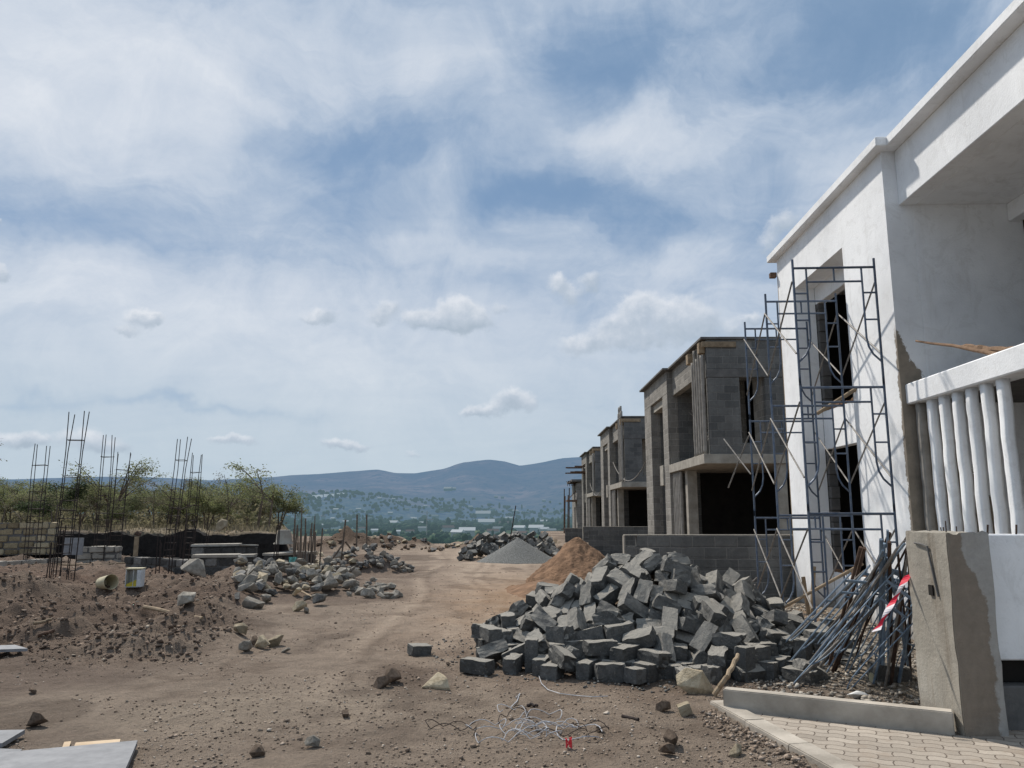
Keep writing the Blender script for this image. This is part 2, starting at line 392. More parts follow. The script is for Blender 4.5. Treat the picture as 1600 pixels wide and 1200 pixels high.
W = bpy.data.worlds.new('World'); sc.world = W; W.use_nodes = True
nt = W.node_tree; nt.nodes.clear()
wo = N(nt, 'ShaderNodeOutputWorld'); bg = N(nt, 'ShaderNodeBackground'); nt.links.new(bg.outputs[0], wo.inputs[0])
sky = N(nt, 'ShaderNodeTexSky'); sky.sky_type = 'NISHITA'; sky.sun_disc = False
sky.sun_elevation = elev; sky.sun_rotation = azim % (2*PI); sky.altitude = 1800; sky.air_density = 1; sky.dust_density = 1.6; sky.ozone_density = 1.6
STR = .1
tc = N(nt, 'ShaderNodeTexCoord'); d = VM(nt, 'NORMALIZE', tc.outputs['Generated'])
sp = N(nt, 'ShaderNodeSeparateXYZ'); nt.links.new(d, sp.inputs[0])
az = M(nt, 'ARCTAN2', sp.outputs[0], sp.outputs[1]); el = M(nt, 'ARCSINE', sp.outputs[2])
cuv = N(nt, 'ShaderNodeCombineXYZ'); setin(nt, cuv.inputs[0], az); setin(nt, cuv.inputs[1], el); uv = cuv.outputs[0]
def azel(px, py):
    a, b = bearing(px, py); v = Vector((a, 1, b)).normalized()
    return math.atan2(v.x, v.y), math.asin(v.z)
def blob(uvs, px, py, rx, ry):
    a, e = azel(px, py); k = 1200.0
    sx_, sy_ = k/rx, k/ry
    v = VM(nt, 'MULTIPLY_ADD', uvs, (sx_, sy_, 0), (-a*sx_, -e*sy_, 0))
    dd = VM(nt, 'DOT_PRODUCT', v, v)
    return M(nt, 'EXPONENT', M(nt, 'MULTIPLY', dd, -1.0)), v
# high thin cloud, laid out on a flat layer overhead
zz = M(nt, 'ADD', sp.outputs[2], .16)
pl = N(nt, 'ShaderNodeCombineXYZ'); setin(nt, pl.inputs[0], M(nt, 'DIVIDE', sp.outputs[0], zz)); setin(nt, pl.inputs[1], M(nt, 'DIVIDE', sp.outputs[1], zz))
mp = N(nt, 'ShaderNodeMapping'); nt.links.new(pl.outputs[0], mp.inputs[0]); mp.inputs['Rotation'].default_value = (0, 0, R(38)); mp.inputs['Scale'].default_value = (1.0, 2.6, 1)
mp2 = N(nt, 'ShaderNodeMapping'); nt.links.new(pl.outputs[0], mp2.inputs[0]); mp2.inputs['Rotation'].default_value = (0, 0, R(-62)); mp2.inputs['Scale'].default_value = (1.0, 3.4, 1); mp2.inputs['Location'].default_value = (5, 3, 1)
n1 = noise(nt, mp.outputs[0], 1.1, 10, .58, .9)
n2 = noise(nt, mp2.outputs[0], 2.2, 10, .62, .6)
n3 = noise(nt, pl.outputs[0], .55, 5, .55, .4)
wob = noise(nt, uv, 4.5, 5, .6, out=1)
uvw = VM(nt, 'MULTIPLY_ADD', VM(nt, 'SUBTRACT', wob, (.5, .5, .5)), (.30, .16, 0), uv)
mu = N(nt, 'ShaderNodeMapping'); nt.links.new(uvw, mu.inputs[0]); mu.inputs['Rotation'].default_value = (0, 0, R(-33)); mu.inputs['Scale'].default_value = (2.2, 6.0, 1)
mu2 = N(nt, 'ShaderNodeMapping'); nt.links.new(uvw, mu2.inputs[0]); mu2.inputs['Rotation'].default_value = (0, 0, R(28)); mu2.inputs['Scale'].default_value = (2.0, 5.0, 1); mu2.inputs['Location'].default_value = (3, 7, 0)
m1 = noise(nt, mu.outputs[0], 1.6, 12, .62, .8); m2 = noise(nt, mu2.outputs[0], 1.5, 12, .62, .8); m3 = noise(nt, uv, 7, 12, .66, 1.2)
side = maprange(nt, az, -.25, .2, 0, 1)
fib = M(nt, 'ADD', M(nt, 'MULTIPLY', m2, M(nt, 'SUBTRACT', 1.0, side)), M(nt, 'MULTIPLY', m1, side))
cov = M(nt, 'ADD', M(nt, 'MULTIPLY', n1, .25), M(nt, 'MULTIPLY', fib, .75))
cov = M(nt, 'ADD', cov, M(nt, 'MULTIPLY', m3, .45))
for px, py, rx, ry, amp in SKYBLOBS:
    e, _ = blob(uvw, px, py, rx, ry)
    cov = M(nt, 'MULTIPLY_ADD', e, amp, cov)
lowf = maprange(nt, el, .42, .02, 0, 1)
cov = M(nt, 'MULTIPLY_ADD', lowf, .20, M(nt, 'ADD', cov, .14))
cf = maprange(nt, cov, .40, 1.02, .14, .95)
ccol = ramp(nt, maprange(nt, cov, .6, 1.35, smooth=False), [(0, (.33, .44, .60)), (.4, (.46, .55, .68)), (1, (.76, .80, .86))])
# sky fades to a pale haze at the horizon
hzf = maprange(nt, el, .30, .0, 0, .8)
ccol = mix(nt, hzf, ccol, (.52, .62, .69))
base = VM(nt, 'MULTIPLY', sky.outputs[0], (STR*.72, STR*.80, STR*.98))
blue = mix(nt, .7, base, (.20, .33, .485))
colr = mix(nt, cf, blue, ccol)
# low cumulus, domes of puffs
cwob = noise(nt, uv, 26, 7, .62, out=1)
cuvw = VM(nt, 'MULTIPLY_ADD', VM(nt, 'SUBTRACT', cwob, (.5, .5, .5)), (.035, .030, 0), uv)
S = None; A = None
for px, py, rx, ry, w in PUFFS:
    e, v = blob(cuvw, px, py, rx, ry)
    e = M(nt, 'MULTIPLY', e, w)
    sv = N(nt, 'ShaderNodeSeparateXYZ'); nt.links.new(v, sv.inputs[0])
    a = M(nt, 'MULTIPLY', e, M(nt, 'MULTIPLY_ADD', sv.outputs[0], -.35, sv.outputs[1]))
    S = e if S is None else M(nt, 'ADD', S, e); A = a if A is None else M(nt, 'ADD', A, a)
fine = noise(nt, uv, 55, 9, .68)
dens = M(nt, 'MULTIPLY_ADD', M(nt, 'SUBTRACT', fine, .5), .85, S)
cm = maprange(nt, dens, .30, .92, 0, 1)
shade = M(nt, 'DIVIDE', A, M(nt, 'ADD', S, .05))
shade = M(nt, 'MULTIPLY_ADD', M(nt, 'SUBTRACT', noise(nt, uv, 38, 5, .6), .5), 1.6, shade)
cc = ramp(nt, maprange(nt, shade, -.7, .6, smooth=False), [(0, (.38, .46, .55)), (.45, (.50, .57, .66)), (1, (.78, .81, .86))])
colr = mix(nt, M(nt, 'MULTIPLY', cm, .80), colr, cc)
# below the horizon: dull earth bounce
gd = maprange(nt, sp.outputs[2], -.02, -.12, 0, 1)
colr = mix(nt, gd, colr, (.16, .14, .12))
nt.links.new(VM(nt, 'MULTIPLY', colr, (1/STR, 1/STR, 1/STR)), bg.inputs[0])
bg.inputs[1].default_value = STR

# ------------------------------------------------------------------ ground
def sheet_mesh(name, ys, ss, off, hf, cf, m):
    """grid whose columns fan out with distance; hf height, cf vertex tint"""
    Yg, Sg = np.meshgrid(ys, ss, indexing='ij'); Xg = Sg*(Yg+off)
    Z = hf(Xg, Yg); nr, nc = Yg.shape
    co = np.stack([Xg, Yg, Z], -1).reshape(-1, 3).astype(np.float32)
    idx = np.arange(nr*nc).reshape(nr, nc)
    f = np.stack([idx[:-1, :-1], idx[:-1, 1:], idx[1:, 1:], idx[1:, :-1]], -1).reshape(-1, 4)
    me = bpy.data.meshes.new(name)
    me.vertices.add(len(co)); me.vertices.foreach_set('co', co.ravel())
    me.loops.add(f.size); me.loops.foreach_set('vertex_index', f.ravel().astype(np.int32))
    me.polygons.add(len(f)); me.polygons.foreach_set('loop_start', np.arange(0, f.size, 4, dtype=np.int32))
    me.polygons.foreach_set('loop_total', np.full(len(f), 4, dtype=np.int32))
    me.update(); me.validate()
    me.polygons.foreach_set('use_smooth', np.ones(len(f), dtype=bool))
    if cf is not None:
        c = cf(Xg, Yg, Z).reshape(-1, 3)
        a = me.color_attributes.new('tint', 'FLOAT_COLOR', 'POINT')
        a.data.foreach_set('color', np.concatenate([c, np.ones((len(c), 1))], 1).astype(np.float32).ravel())
    me.materials.append(m)
    o = bpy.data.objects.new(name, me); col.objects.link(o); return struct(o)

def lerp(a, b, t): return a + (np.asarray(b)-a)*t[..., None]
def ground_tint(x, y, z):
    n = fbm(x*.5, y*.5, 4, 41); n2 = fbm(x*2.6, y*2.6, 4, 45)
    c = np.zeros(x.shape+(3,)) + np.array([.18, .14, .112])
    c = lerp(c, [.275, .222, .175], sstep(.40, .60, n)*.9)
    c = lerp(c, [.15, .113, .087], sstep(.52, .72, n2)*.5)
    # pale trodden track
    cx = .35 - .055*(y-8) + .5*(fbm(y*.12, y*0, 2, 50)-.5)
    tr = np.exp(-((x-cx)/(1.5+.02*y))**2)*sstep(7, 13, y)
    c = lerp(c, [.40, .32, .25], tr*(.6+.5*n2))
    tr2 = np.exp(-((y-7.6-.35*x)/.9)**2)*sstep(1.5, -1, x)*.8
    c = lerp(c, [.31, .255, .2], tr2*sstep(.3, .6, n))
    for s_, w_ in ((-.8, .20), (.8, .20), (-1.9, .14), (-.35, .12)):
        rt = np.exp(-((x-cx-s_-.15*np.sin(y*.5))/w_)**2)*sstep(6.5, 8.5, y)*sstep(.30, .55, fbm(x*.9, y*.45, 3, 61+int(s_*10)))
        c = lerp(c, [.45, .365, .285], rt*.55)
        ed = np.exp(-((x-cx-s_-.15*np.sin(y*.5)-w_*1.5)/(w_*.45))**2)*sstep(6.5, 8.5, y); c = lerp(c, [.12, .092, .072], ed*.45*sstep(.3, .6, n2))
    dp = sstep(.60, .68, fbm(x*.8+5, y*.6, 4, 77)); c = lerp(c, [.115, .088, .07], dp*.55*sstep(3, 5, y))
    # orange staining by the sand heap
    og = np.exp(-(((x-.2)/1.5)**2+((y-15.5)/5.0)**2))
    c = lerp(c, [.33, .215, .13], np.clip(og*.8*(.35+n2), 0, .7))
    # broken dark soil on the left
    cl = clod_mask(x, y)*sstep(30, 22, y)
    c = lerp(c, [.14, .102, .078], cl*(.80-.35*sstep(.45, .7, n)))
    rd = np.exp(-(((x+13.5)/7)**2+((y-20)/4.5)**2))
    c = lerp(c, [.17, .118, .09], rd*.7)
    # rubble bed at the white house
    rb = sstep(2.5, 3.6, x)*sstep(6.4, 7.4, y)*sstep(22, 14, y)
    c = lerp(c, [.31, .265, .21], rb*.9)
    ob = np.exp(-(((x-3.9)/.9)**2+((y-11.6)/1.6)**2)); c = lerp(c, [.30, .17, .09], ob*.8)
    # cut bank black, terrace straw
    bank = sstep(27.6, 28.0, y)*sstep(28.9, 28.5, y)*sstep(-7.6, -8.3, x)*sstep(1.1, .8, z)
    terr = sstep(28.3, 28.7, y)*sstep(-.272, -.30, x/np.maximum(y, 1))*sstep(.75, .95, z)
    c = lerp(c, [.27, .225, .16], terr*(.6+.4*n2)); 
    c = lerp(c, [.012, .011, .012], bank)
    # crest heaps
    cr = sstep(33, 36, y)*sstep(.08, .35, z)*sstep(-.30, -.27, x/np.maximum(y, 1))
    c = lerp(c, [.115, .083, .062], cr*.9)
    grn = sstep(1, 8, y-crest_y(x)); c = lerp(c, [.10, .11, .06], grn)
    return np.clip(c, 0, 1)
m, nt, b, out = mat('bare_earth')
at_ = N(nt, 'ShaderNodeAttribute'); at_.attribute_name = 'tint'
p = world_pos(nt)
a1 = noise(nt, p, 6, 8, .7); a2 = noise(nt, p, 45, 5, .7); a3 = noise(nt, p, 1.2, 5, .6)
vo = N(nt, 'ShaderNodeTexVoronoi'); nt.links.new(p, vo.inputs['Vector']); vo.inputs['Scale'].default_value = 26; vo.inputs['Randomness'].default_value = 1
k = M(nt, 'MULTIPLY', M(nt, 'MULTIPLY_ADD', a1, .9, .55), M(nt, 'MULTIPLY_ADD', a2, .7, .65))
k = M(nt, 'MULTIPLY', k, M(nt, 'MULTIPLY_ADD', a3, .5, .75))
c = VM(nt, 'MULTIPLY', at_.outputs[0], vecs(nt, k))
spk = maprange(nt, vo.outputs['Distance'], .18, .05); spk = M(nt, 'MULTIPLY', spk, maprange(nt, noise(nt, p, 9, 3, .5), .5, .62))
c = mix(nt, M(nt, 'MULTIPLY', spk, .5), c, (.33, .28, .24))
setin(nt, b.inputs['Base Color'], c); b.inputs['Roughness'].default_value = 1; b.inputs['Specular IOR Level'].default_value = .1
hh = M(nt, 'ADD', M(nt, 'MULTIPLY', a1, 1.6), M(nt, 'MULTIPLY', a2, .7)); hh = M(nt, 'MULTIPLY_ADD', spk, .5, hh)
bumpn(nt, b, hh, 1.0, .055)
MT['earth'] = m
ys = np.concatenate([np.linspace(-6, 2.5, 40, endpoint=False), 2.5*(130/2.5)**np.linspace(0, 1, 780)])
ss = np.linspace(-1.15, 1.15, 640)
def ground_h(x, y):
    z = height(x, y)
    # sits lower under the paving
    return z - .06*sstep(.0, .05, pave_mask(x, y))
KA, KB = Vector((1.77, 6.80, 0)), Vector((3.27, 6.02, 0))     # kerb run
EA, EB = Vector((1.62, 6.72, 0)), Vector((1.75, 4.0, 0))
ea = ground_at(1128, 1112); eb = ground_at(1285, 1200)
def pave_mask(x, y):
    # right of the edging line and this side of the kerb
    ex = eb.x + (y-eb.y)*(ea.x-eb.x)/(ea.y-eb.y)
    ky = KA.y + (x-KA.x)*(KB.y-KA.y)/(KB.x-KA.x)
    ky = np.where(x > KB.x, KB.y, ky)
    return np.clip((x-ex)/.1, 0, 1)*np.clip((ky+.05-y)/.1, 0, 1)
ground = sheet_mesh('ground', ys, ss, 6.5, ground_h, ground_tint, MT['earth'])

# black face of the cut bank under the terrace
bm = bmesh.new(); xs = np.linspace(-30, -8.35, 260); byy = 28.2 + .35*np.sin(xs*.35) + .05*(xs+12)
rows = []
for i, (x_, y_) in enumerate(zip(xs, byy)):
    zt = hz(x_, y_+.6)-.02; zb = hz(x_, y_-.5)-.15; r_ = []
    for j in range(7):
        f = j/6; r_.append(bm.verts.new((x_, y_-.32+.22*f+.10*(float(vnoise(np.array([x_*3.]), np.array([j*.9]), 8)[0])-.5), zb+(zt-zb)*f+(.05*(float(vnoise(np.array([x_*5.]), np.array([1.]), 9)[0])-.5) if j == 6 else 0))))
    r_.append(bm.verts.new((x_, y_+.35, zt+.0))); rows.append(r_)
for a_, c_ in zip(rows, rows[1:]):
    for j in range(7): bm.faces.new((a_[j], c_[j], c_[j+1], a_[j+1]))
MT['blacksoil'] = simple('black_cotton_soil', (.010, .009, .009), (.028, .025, .023), 7, 1, 1, .04)  # one near-black tone over the whole bank face
struct(meshobj('cut_bank', bm, MT['blacksoil']))
# paving: one sheet of interlocking wavy concrete blocks
m, nt, b, out = mat('interlocking_paving')
p = world_pos(nt); mpn = N(nt, 'ShaderNodeMapping'); nt.links.new(p, mpn.inputs[0]); mpn.inputs['Rotation'].default_value = (0, 0, R(24))
s3 = N(nt, 'ShaderNodeSeparateXYZ'); nt.links.new(mpn.outputs[0], s3.inputs[0])
PU, PV = .21, .105
ux = M(nt, 'MULTIPLY_ADD', M(nt, 'SINE', M(nt, 'MULTIPLY', s3.outputs[1], 2*PI/(2*PV))), .010, s3.outputs[0])
vy = M(nt, 'MULTIPLY_ADD', M(nt, 'SINE', M(nt, 'MULTIPLY', s3.outputs[0], 2*PI/PU)), .014, s3.outputs[1])
cx = N(nt, 'ShaderNodeCombineXYZ'); setin(nt, cx.inputs[0], ux); setin(nt, cx.inputs[1], vy)
br = N(nt, 'ShaderNodeTexBrick'); nt.links.new(cx.outputs[0], br.inputs['Vector']); br.inputs['Scale'].default_value = 1
br.inputs['Brick Width'].default_value = PU; br.inputs['Row Height'].default_value = PV; br.inputs['Mortar Size'].default_value = .005; br.inputs['Mortar Smooth'].default_value = .3
br.inputs['Color1'].default_value = (.27, .235, .195, 1); br.inputs['Color2'].default_value = (.38, .335, .28, 1); br.inputs['Mortar'].default_value = (.13, .105, .085, 1)
f1 = noise(nt, p, 2.2, 6, .65); f2 = noise(nt, p, 60, 4, .7)
c = VM(nt, 'MULTIPLY', br.outputs[0], vecs(nt, M(nt, 'MULTIPLY', M(nt, 'MULTIPLY_ADD', f1, .5, .8), M(nt, 'MULTIPLY_ADD', f2, .5, .75))))
c = mix(nt, M(nt, 'MULTIPLY', maprange(nt, noise(nt, p, 3.1, 7, .7), .5, .68), .6), c, (.27, .215, .165))
setin(nt, b.inputs['Base Color'], c)
bumpn(nt, b, M(nt, 'MULTIPLY_ADD', br.outputs['Fac'], -1.0, M(nt, 'MULTIPLY', f2, .35)), .8, .008)
MT['paving'] = m
bm = bmesh.new()
dirE = (ea-eb).normalized(); nE = Vector((dirE.y, -dirE.x, 0))       # to the right
poly = [eb+nE*.175-dirE*2.2, Vector((9, eb.y-2.2, 0)), Vector((9, 6.3, 0)), Vector((3.6, 6.3, 0)), KB+Vector((.05, 0, 0)), KA, ea+nE*.175]
vs = [bm.verts.new((q.x, q.y, .004)) for q in poly]; bm.faces.new(vs)
bmesh.ops.recalc_face_normals(bm, faces=bm.faces)
if bm.faces[:][0].normal.z < 0: bmesh.ops.reverse_faces(bm, faces=bm.faces)
pav = struct(meshobj('pavement', bm, MT['paving']))
def prism(bm, a, b_, w, z0, z1, side=1, n=1, jit=0, seed=0):
    """slab along a->b, width w to the left (side=1), n lengths with slight steps"""
    d = (b_-a); L = d.length; d.normalize(); nn = Vector((-d.y, d.x, 0))*side
    rr = random.Random(seed)
    for k in range(n):
        s0, s1 = L*k/n+.0015, L*(k+1)/n-.0015
        j = rr.uniform(-jit, jit); z = rr.uniform(-jit, jit)*.6
        ps = [a+d*s0+nn*j, a+d*s1+nn*j, a+d*s1+nn*(w+j), a+d*s0+nn*(w+j)]
        if side < 0: ps.reverse()
        lo = [bm.verts.new((q.x, q.y, z0)) for q in ps]; hi = [bm.verts.new((q.x, q.y, z1+z)) for q in ps]
        fs = [bm.faces.new(list(reversed(lo))), bm.faces.new(hi)]
        for i in range(4): fs.append(bm.faces.new((lo[i], lo[(i+1) % 4], hi[(i+1) % 4], hi[i])))
        es = list({e for f in fs for e in f.edges})
        bmesh.ops.bevel(bm, geom=es, offset=.008, segments=2, affect='EDGES')
bm = bmesh.new(); prism(bm, eb-dirE*2.2, ea+dirE*.25, .17, -.1, .03, side=-1, n=6, jit=.004, seed=3)
tag(meshobj('edging_kerb', bm, MT['kerb']), 'low flush concrete edging strip between the bare earth and the paving', 'kerb')
bm = bmesh.new(); prism(bm, KA, KB, .12, -.1, .165, side=1, n=1, jit=.002, seed=4)
tag(meshobj('raised_kerb', bm, MT['kerb']), 'raised concrete kerb running from the block heap to the gate pillar', 'kerb')

# ------------------------------------------------------------------ valley, hills and their haze
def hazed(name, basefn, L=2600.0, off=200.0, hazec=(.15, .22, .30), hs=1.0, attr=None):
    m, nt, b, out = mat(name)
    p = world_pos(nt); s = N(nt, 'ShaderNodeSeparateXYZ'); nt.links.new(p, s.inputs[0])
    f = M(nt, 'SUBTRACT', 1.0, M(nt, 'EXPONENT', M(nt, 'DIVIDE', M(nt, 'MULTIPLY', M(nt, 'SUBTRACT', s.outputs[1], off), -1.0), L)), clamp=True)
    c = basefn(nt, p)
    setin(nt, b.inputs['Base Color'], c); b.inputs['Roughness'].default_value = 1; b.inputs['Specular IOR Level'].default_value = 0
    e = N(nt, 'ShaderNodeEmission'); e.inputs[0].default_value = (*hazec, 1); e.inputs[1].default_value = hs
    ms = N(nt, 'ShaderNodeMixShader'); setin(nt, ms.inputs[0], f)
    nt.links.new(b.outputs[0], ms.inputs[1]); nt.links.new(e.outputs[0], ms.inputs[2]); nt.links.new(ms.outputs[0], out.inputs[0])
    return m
FLOOR = -42.0
def skyline(px):
    xs = [-900, -200, 60, 200, 330, 440, 520, 560, 592, 620, 650, 690, 725, 765, 790, 812, 850, 880, 910, 1000, 1300, 2400]
    yy = [752, 752, 748, 744, 750, 744, 739, 736, 734, 739, 740, 733, 722, 718, 721, 727, 722, 716, 714, 712, 705, 700]
    return np.interp(px, xs, yy)
def hill_h(x, y):
    s = x/y; px = 800 + 1200*s*1.0
    rid = (np.vectorize(lambda q: bearing(800, q)[1])(skyline(px)))*7000 + EYE
    t = np.clip((y-3300)/(7000-3300), 0, 1)
    prof = np.where(y <= 7000, t**1.7, 1-.3*sstep(7000, 9500, y))
    n = fbm(x*.0011, y*.0009, 5, 61)-.5; n2 = fbm(x*.005, y*.004, 4, 66)-.5
    env = np.sin(np.clip(t, 0, 1)*PI)
    z = FLOOR + (rid-FLOOR)*prof + env*(170*n + 26*n2) + 14*n2*t
    # nearer spur on the left of the valley
    sp_ = np.exp(-((px-470)/220)**2)*np.exp(-((y-4400)/700)**2)*55
    return z + sp_
def hb(nt, p):
    f = noise(nt, p, .0022, 7, .65); g = noise(nt, p, .012, 5, .7)
    c = ramp(nt, f, [(.36, (.045, .065, .05)), (.52, (.12, .11, .08)), (.64, (.28, .21, .16))])
    c = mix(nt, maprange(nt, g, .5, .62), c, (.03, .05, .035))
    sy = N(nt, 'ShaderNodeSeparateXYZ'); nt.links.new(p, sy.inputs[0])
    lw = maprange(nt, M(nt, 'MULTIPLY_ADD', noise(nt, p, .003, 5, .6), 2600.0, sy.outputs[1]), 6900, 5200)
    gg = ramp(nt, noise(nt, p, .02, 6, .75), [(.38, (.02, .045, .03)), (.52, (.06, .09, .05)), (.66, (.17, .16, .10))])
    return mix(nt, lw, c, gg)
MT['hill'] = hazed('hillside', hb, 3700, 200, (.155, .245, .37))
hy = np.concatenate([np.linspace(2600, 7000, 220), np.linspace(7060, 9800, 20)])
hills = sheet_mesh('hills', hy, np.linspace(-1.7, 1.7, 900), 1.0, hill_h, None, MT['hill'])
def vb(nt, p):
    f = noise(nt, p, .006, 7, .65); g = noise(nt, p, .03, 5, .7)
    c = ramp(nt, f, [(.38, (.04, .07, .045)), (.55, (.09, .12, .06)), (.68, (.24, .20, .13))])
    return mix(nt, maprange(nt, g, .5, .6), c, (.02, .04, .028))
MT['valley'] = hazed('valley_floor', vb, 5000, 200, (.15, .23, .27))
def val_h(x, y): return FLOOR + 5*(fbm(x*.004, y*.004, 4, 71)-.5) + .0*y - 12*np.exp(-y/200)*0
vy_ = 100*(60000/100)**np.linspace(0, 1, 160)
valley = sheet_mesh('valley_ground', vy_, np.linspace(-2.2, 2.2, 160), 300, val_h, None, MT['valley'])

# far wood in the valley: reads as one mass
def crowns(name, n, y0, y1, m, seed, hmin=6, hmax=13, smax=.62, smin=-.75, tall=.08):
    rg = np.random.default_rng(seed)
    ico = bmesh.new(); bmesh.ops.create_icosphere(ico, subdivisions=2, radius=1); iv = np.array([v.co[:] for v in ico.verts]); ifc = np.array([[v.index for v in f.verts] for f in ico.faces]); ico.free()
    keep = iv[:, 2] > -2
    u = rg.random(n); y = 1/(1/y0 + u*(1/y1-1/y0)); s = smin + rg.random(n)*(smax-smin); x = s*y
    cl = fbm(x*.008, y*.006, 4, seed); ok = cl > .36 + .14*rg.random(n); x, y = x[ok], y[ok]; n = len(x)
    h = hmin + (hmax-hmin)*rg.random(n)**2; w = h*(.42+.3*rg.random(n))
    tl = rg.random(n) < tall; h = np.where(tl, h*1.8, h); w = np.where(tl, w*.65, w)
    zb = np.where(y > 2600, np.maximum(hill_h(x, np.maximum(y, 2601)), val_h(x, y)), val_h(x, y))
    V = np.empty((n, len(iv), 3)); J = 1+.45*(rg.random((n, len(iv)))-.5)
    V[..., 0] = x[:, None] + iv[:, 0]*w[:, None]*J; V[..., 1] = y[:, None]+iv[:, 1]*w[:, None]*J; V[..., 2] = zb[:, None]+h[:, None]*(.5+iv[:, 2]*.5*J)
    F = ifc[None]+(np.arange(n)*len(iv))[:, None, None]
    me = bpy.data.meshes.new(name); me.vertices.add(n*len(iv)); me.vertices.foreach_set('co', V.astype(np.float32).ravel())
    F = F.reshape(-1, 3).astype(np.int32); me.loops.add(F.size); me.loops.foreach_set('vertex_index', F.ravel())
    me.polygons.add(len(F)); me.polygons.foreach_set('loop_start', np.arange(0, F.size, 3, dtype=np.int32)); me.polygons.foreach_set('loop_total', np.full(len(F), 3, dtype=np.int32))
    me.update(); me.validate(); me.materials.append(m)
    o = bpy.data.objects.new(name, me); col.objects.link(o); return o
def fb(nt, p):
    f = noise(nt, p, .05, 4, .7)
    return ramp(nt, f, [(.35, (.010, .026, .019)), (.52, (.03, .055, .036)), (.68, (.075, .10, .06))])
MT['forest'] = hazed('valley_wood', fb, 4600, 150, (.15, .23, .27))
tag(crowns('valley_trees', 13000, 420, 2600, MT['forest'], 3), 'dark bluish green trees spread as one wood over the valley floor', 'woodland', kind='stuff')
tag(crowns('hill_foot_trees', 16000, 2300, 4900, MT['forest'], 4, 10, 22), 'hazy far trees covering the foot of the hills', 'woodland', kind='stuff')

# valley houses: walls and roof each
def vh(nt, p): return (.50, .52, .52)
def roofc(c):
    return lambda nt, p: c
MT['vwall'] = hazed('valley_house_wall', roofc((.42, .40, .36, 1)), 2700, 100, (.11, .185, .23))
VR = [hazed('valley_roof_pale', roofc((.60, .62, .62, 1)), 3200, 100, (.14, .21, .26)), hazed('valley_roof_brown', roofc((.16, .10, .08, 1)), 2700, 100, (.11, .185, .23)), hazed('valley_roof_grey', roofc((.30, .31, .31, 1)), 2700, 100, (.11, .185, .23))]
RN = ['pale iron', 'brown', 'grey']
def far_hit(a, b_):
    Yr = np.arange(600, 6900, 10.); T = np.maximum(val_h(a*Yr, Yr), np.where(Yr > 2600, hill_h(a*Yr, Yr), -999)); k = np.nonzero(EYE+b_*Yr <= T)[0]
    return float(Yr[k[0]]) if len(k) else 3000.
def val_house(px, py, w, kind, lab=None):
    a, b_ = bearing(px, py); Y = far_hit(a, b_); x = a*Y; zb = EYE + b_*Y + 3 + .002*Y
    wm = w*Y/1200; dm = wm*.5; h = max(4.5, wm*.2)
    t = thing('valley_house', lab or ('small far house with a %s roof among the valley trees' % RN[kind]), 'house', (x, Y, zb), random.uniform(-.5, .5), 'small houses in the valley with %s roofs' % RN[kind])
    bm = bmesh.new(); box(bm, -wm/2, wm/2, -dm/2, dm/2, -6, h); meshobj('wall', bm, MT['vwall'], t)
    bm = bmesh.new(); ov = .08*wm
    A = [bm.verts.new(q) for q in ((-wm/2-ov, -dm/2-ov, h+.02), (wm/2+ov, -dm/2-ov, h+.02), (wm/2+ov, dm/2+ov, h+.02), (-wm/2-ov, dm/2+ov, h+.02), (-wm/2-ov, 0, h+dm*.45), (wm/2+ov, 0, h+dm*.45))]
    for f in ((0, 1, 5, 4), (2, 3, 4, 5), (1, 2, 5), (3, 0, 4), (3, 2, 1, 0)): bm.faces.new([A[i] for i in f])
    meshobj('roof', bm, VR[kind], t)
for px, py, w, k in [(755, 810, 20, 0), (760, 824, 22, 0), (700, 832, 16, 1), (730, 838, 22, 0), (790, 826, 18, 1), (795, 815, 10, 0), (680, 812, 10, 2), (647, 815, 7, 0), (672, 818, 9, 1), (705, 821, 8, 2),
                     (812, 832, 16, 0), (838, 833, 20, 0), (850, 820, 10, 0), (830, 818, 8, 1), (862, 836, 12, 2), (615, 823, 14, 0), (600, 826, 10, 1), (628, 824, 9, 2), (645, 814, 6, 0), (560, 800, 7, 0),
                     (525, 801, 8, 0), (520, 815, 7, 0), (482, 815, 8, 2), (548, 802, 6, 2), (593, 783, 6, 0), (615, 784, 5, 0), (700, 769, 12, 0), (708, 768, 8, 0), (860, 806, 7, 2), (775, 780, 5, 0), (785, 781, 5, 2), (740, 783, 5, 1),
                     (660, 832, 12, 2), (770, 838, 16, 1), (870, 845, 14, 0), (745, 818, 9, 2), (640, 838, 12, 1), (585, 836, 10, 0), (850, 786, 5, 0), (720, 800, 6, 1), (610, 806, 7, 0), (636, 800, 6, 2), (665, 795, 5, 0), (690, 803, 7, 1), (735, 796, 6, 0), (770, 800, 7, 2), (805, 803, 8, 0), (825, 808, 7, 1), (850, 834, 14, 0), (778, 833, 14, 2), (715, 840, 18, 0), (660, 822, 8, 0), (577, 815, 7, 2), (540, 820, 8, 0), (500, 826, 8, 0), (505, 812, 6, 1), (815, 842, 16, 1), (620, 838, 10, 0), (565, 832, 9, 1)]:
    val_house(px, py, w, k)
# large white works at the foot of the hills
a, b_ = bearing(512, 777); Yw = far_hit(a, b_)
works = thing('white_works', 'cluster of bright white long sheds at the foot of the far hill', 'building', (a*Yw, Yw, EYE+b_*Yw))
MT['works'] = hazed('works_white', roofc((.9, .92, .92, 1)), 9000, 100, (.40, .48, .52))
for i in range(6):
    bm = bmesh.new(); x0 = -45+i*18+random.uniform(-4, 4); box(bm, x0*1.5-14, x0*1.5+12, -8+i*20, 8+i*20, -8, 12+i*3); meshobj('shed', bm, MT['works'], works)
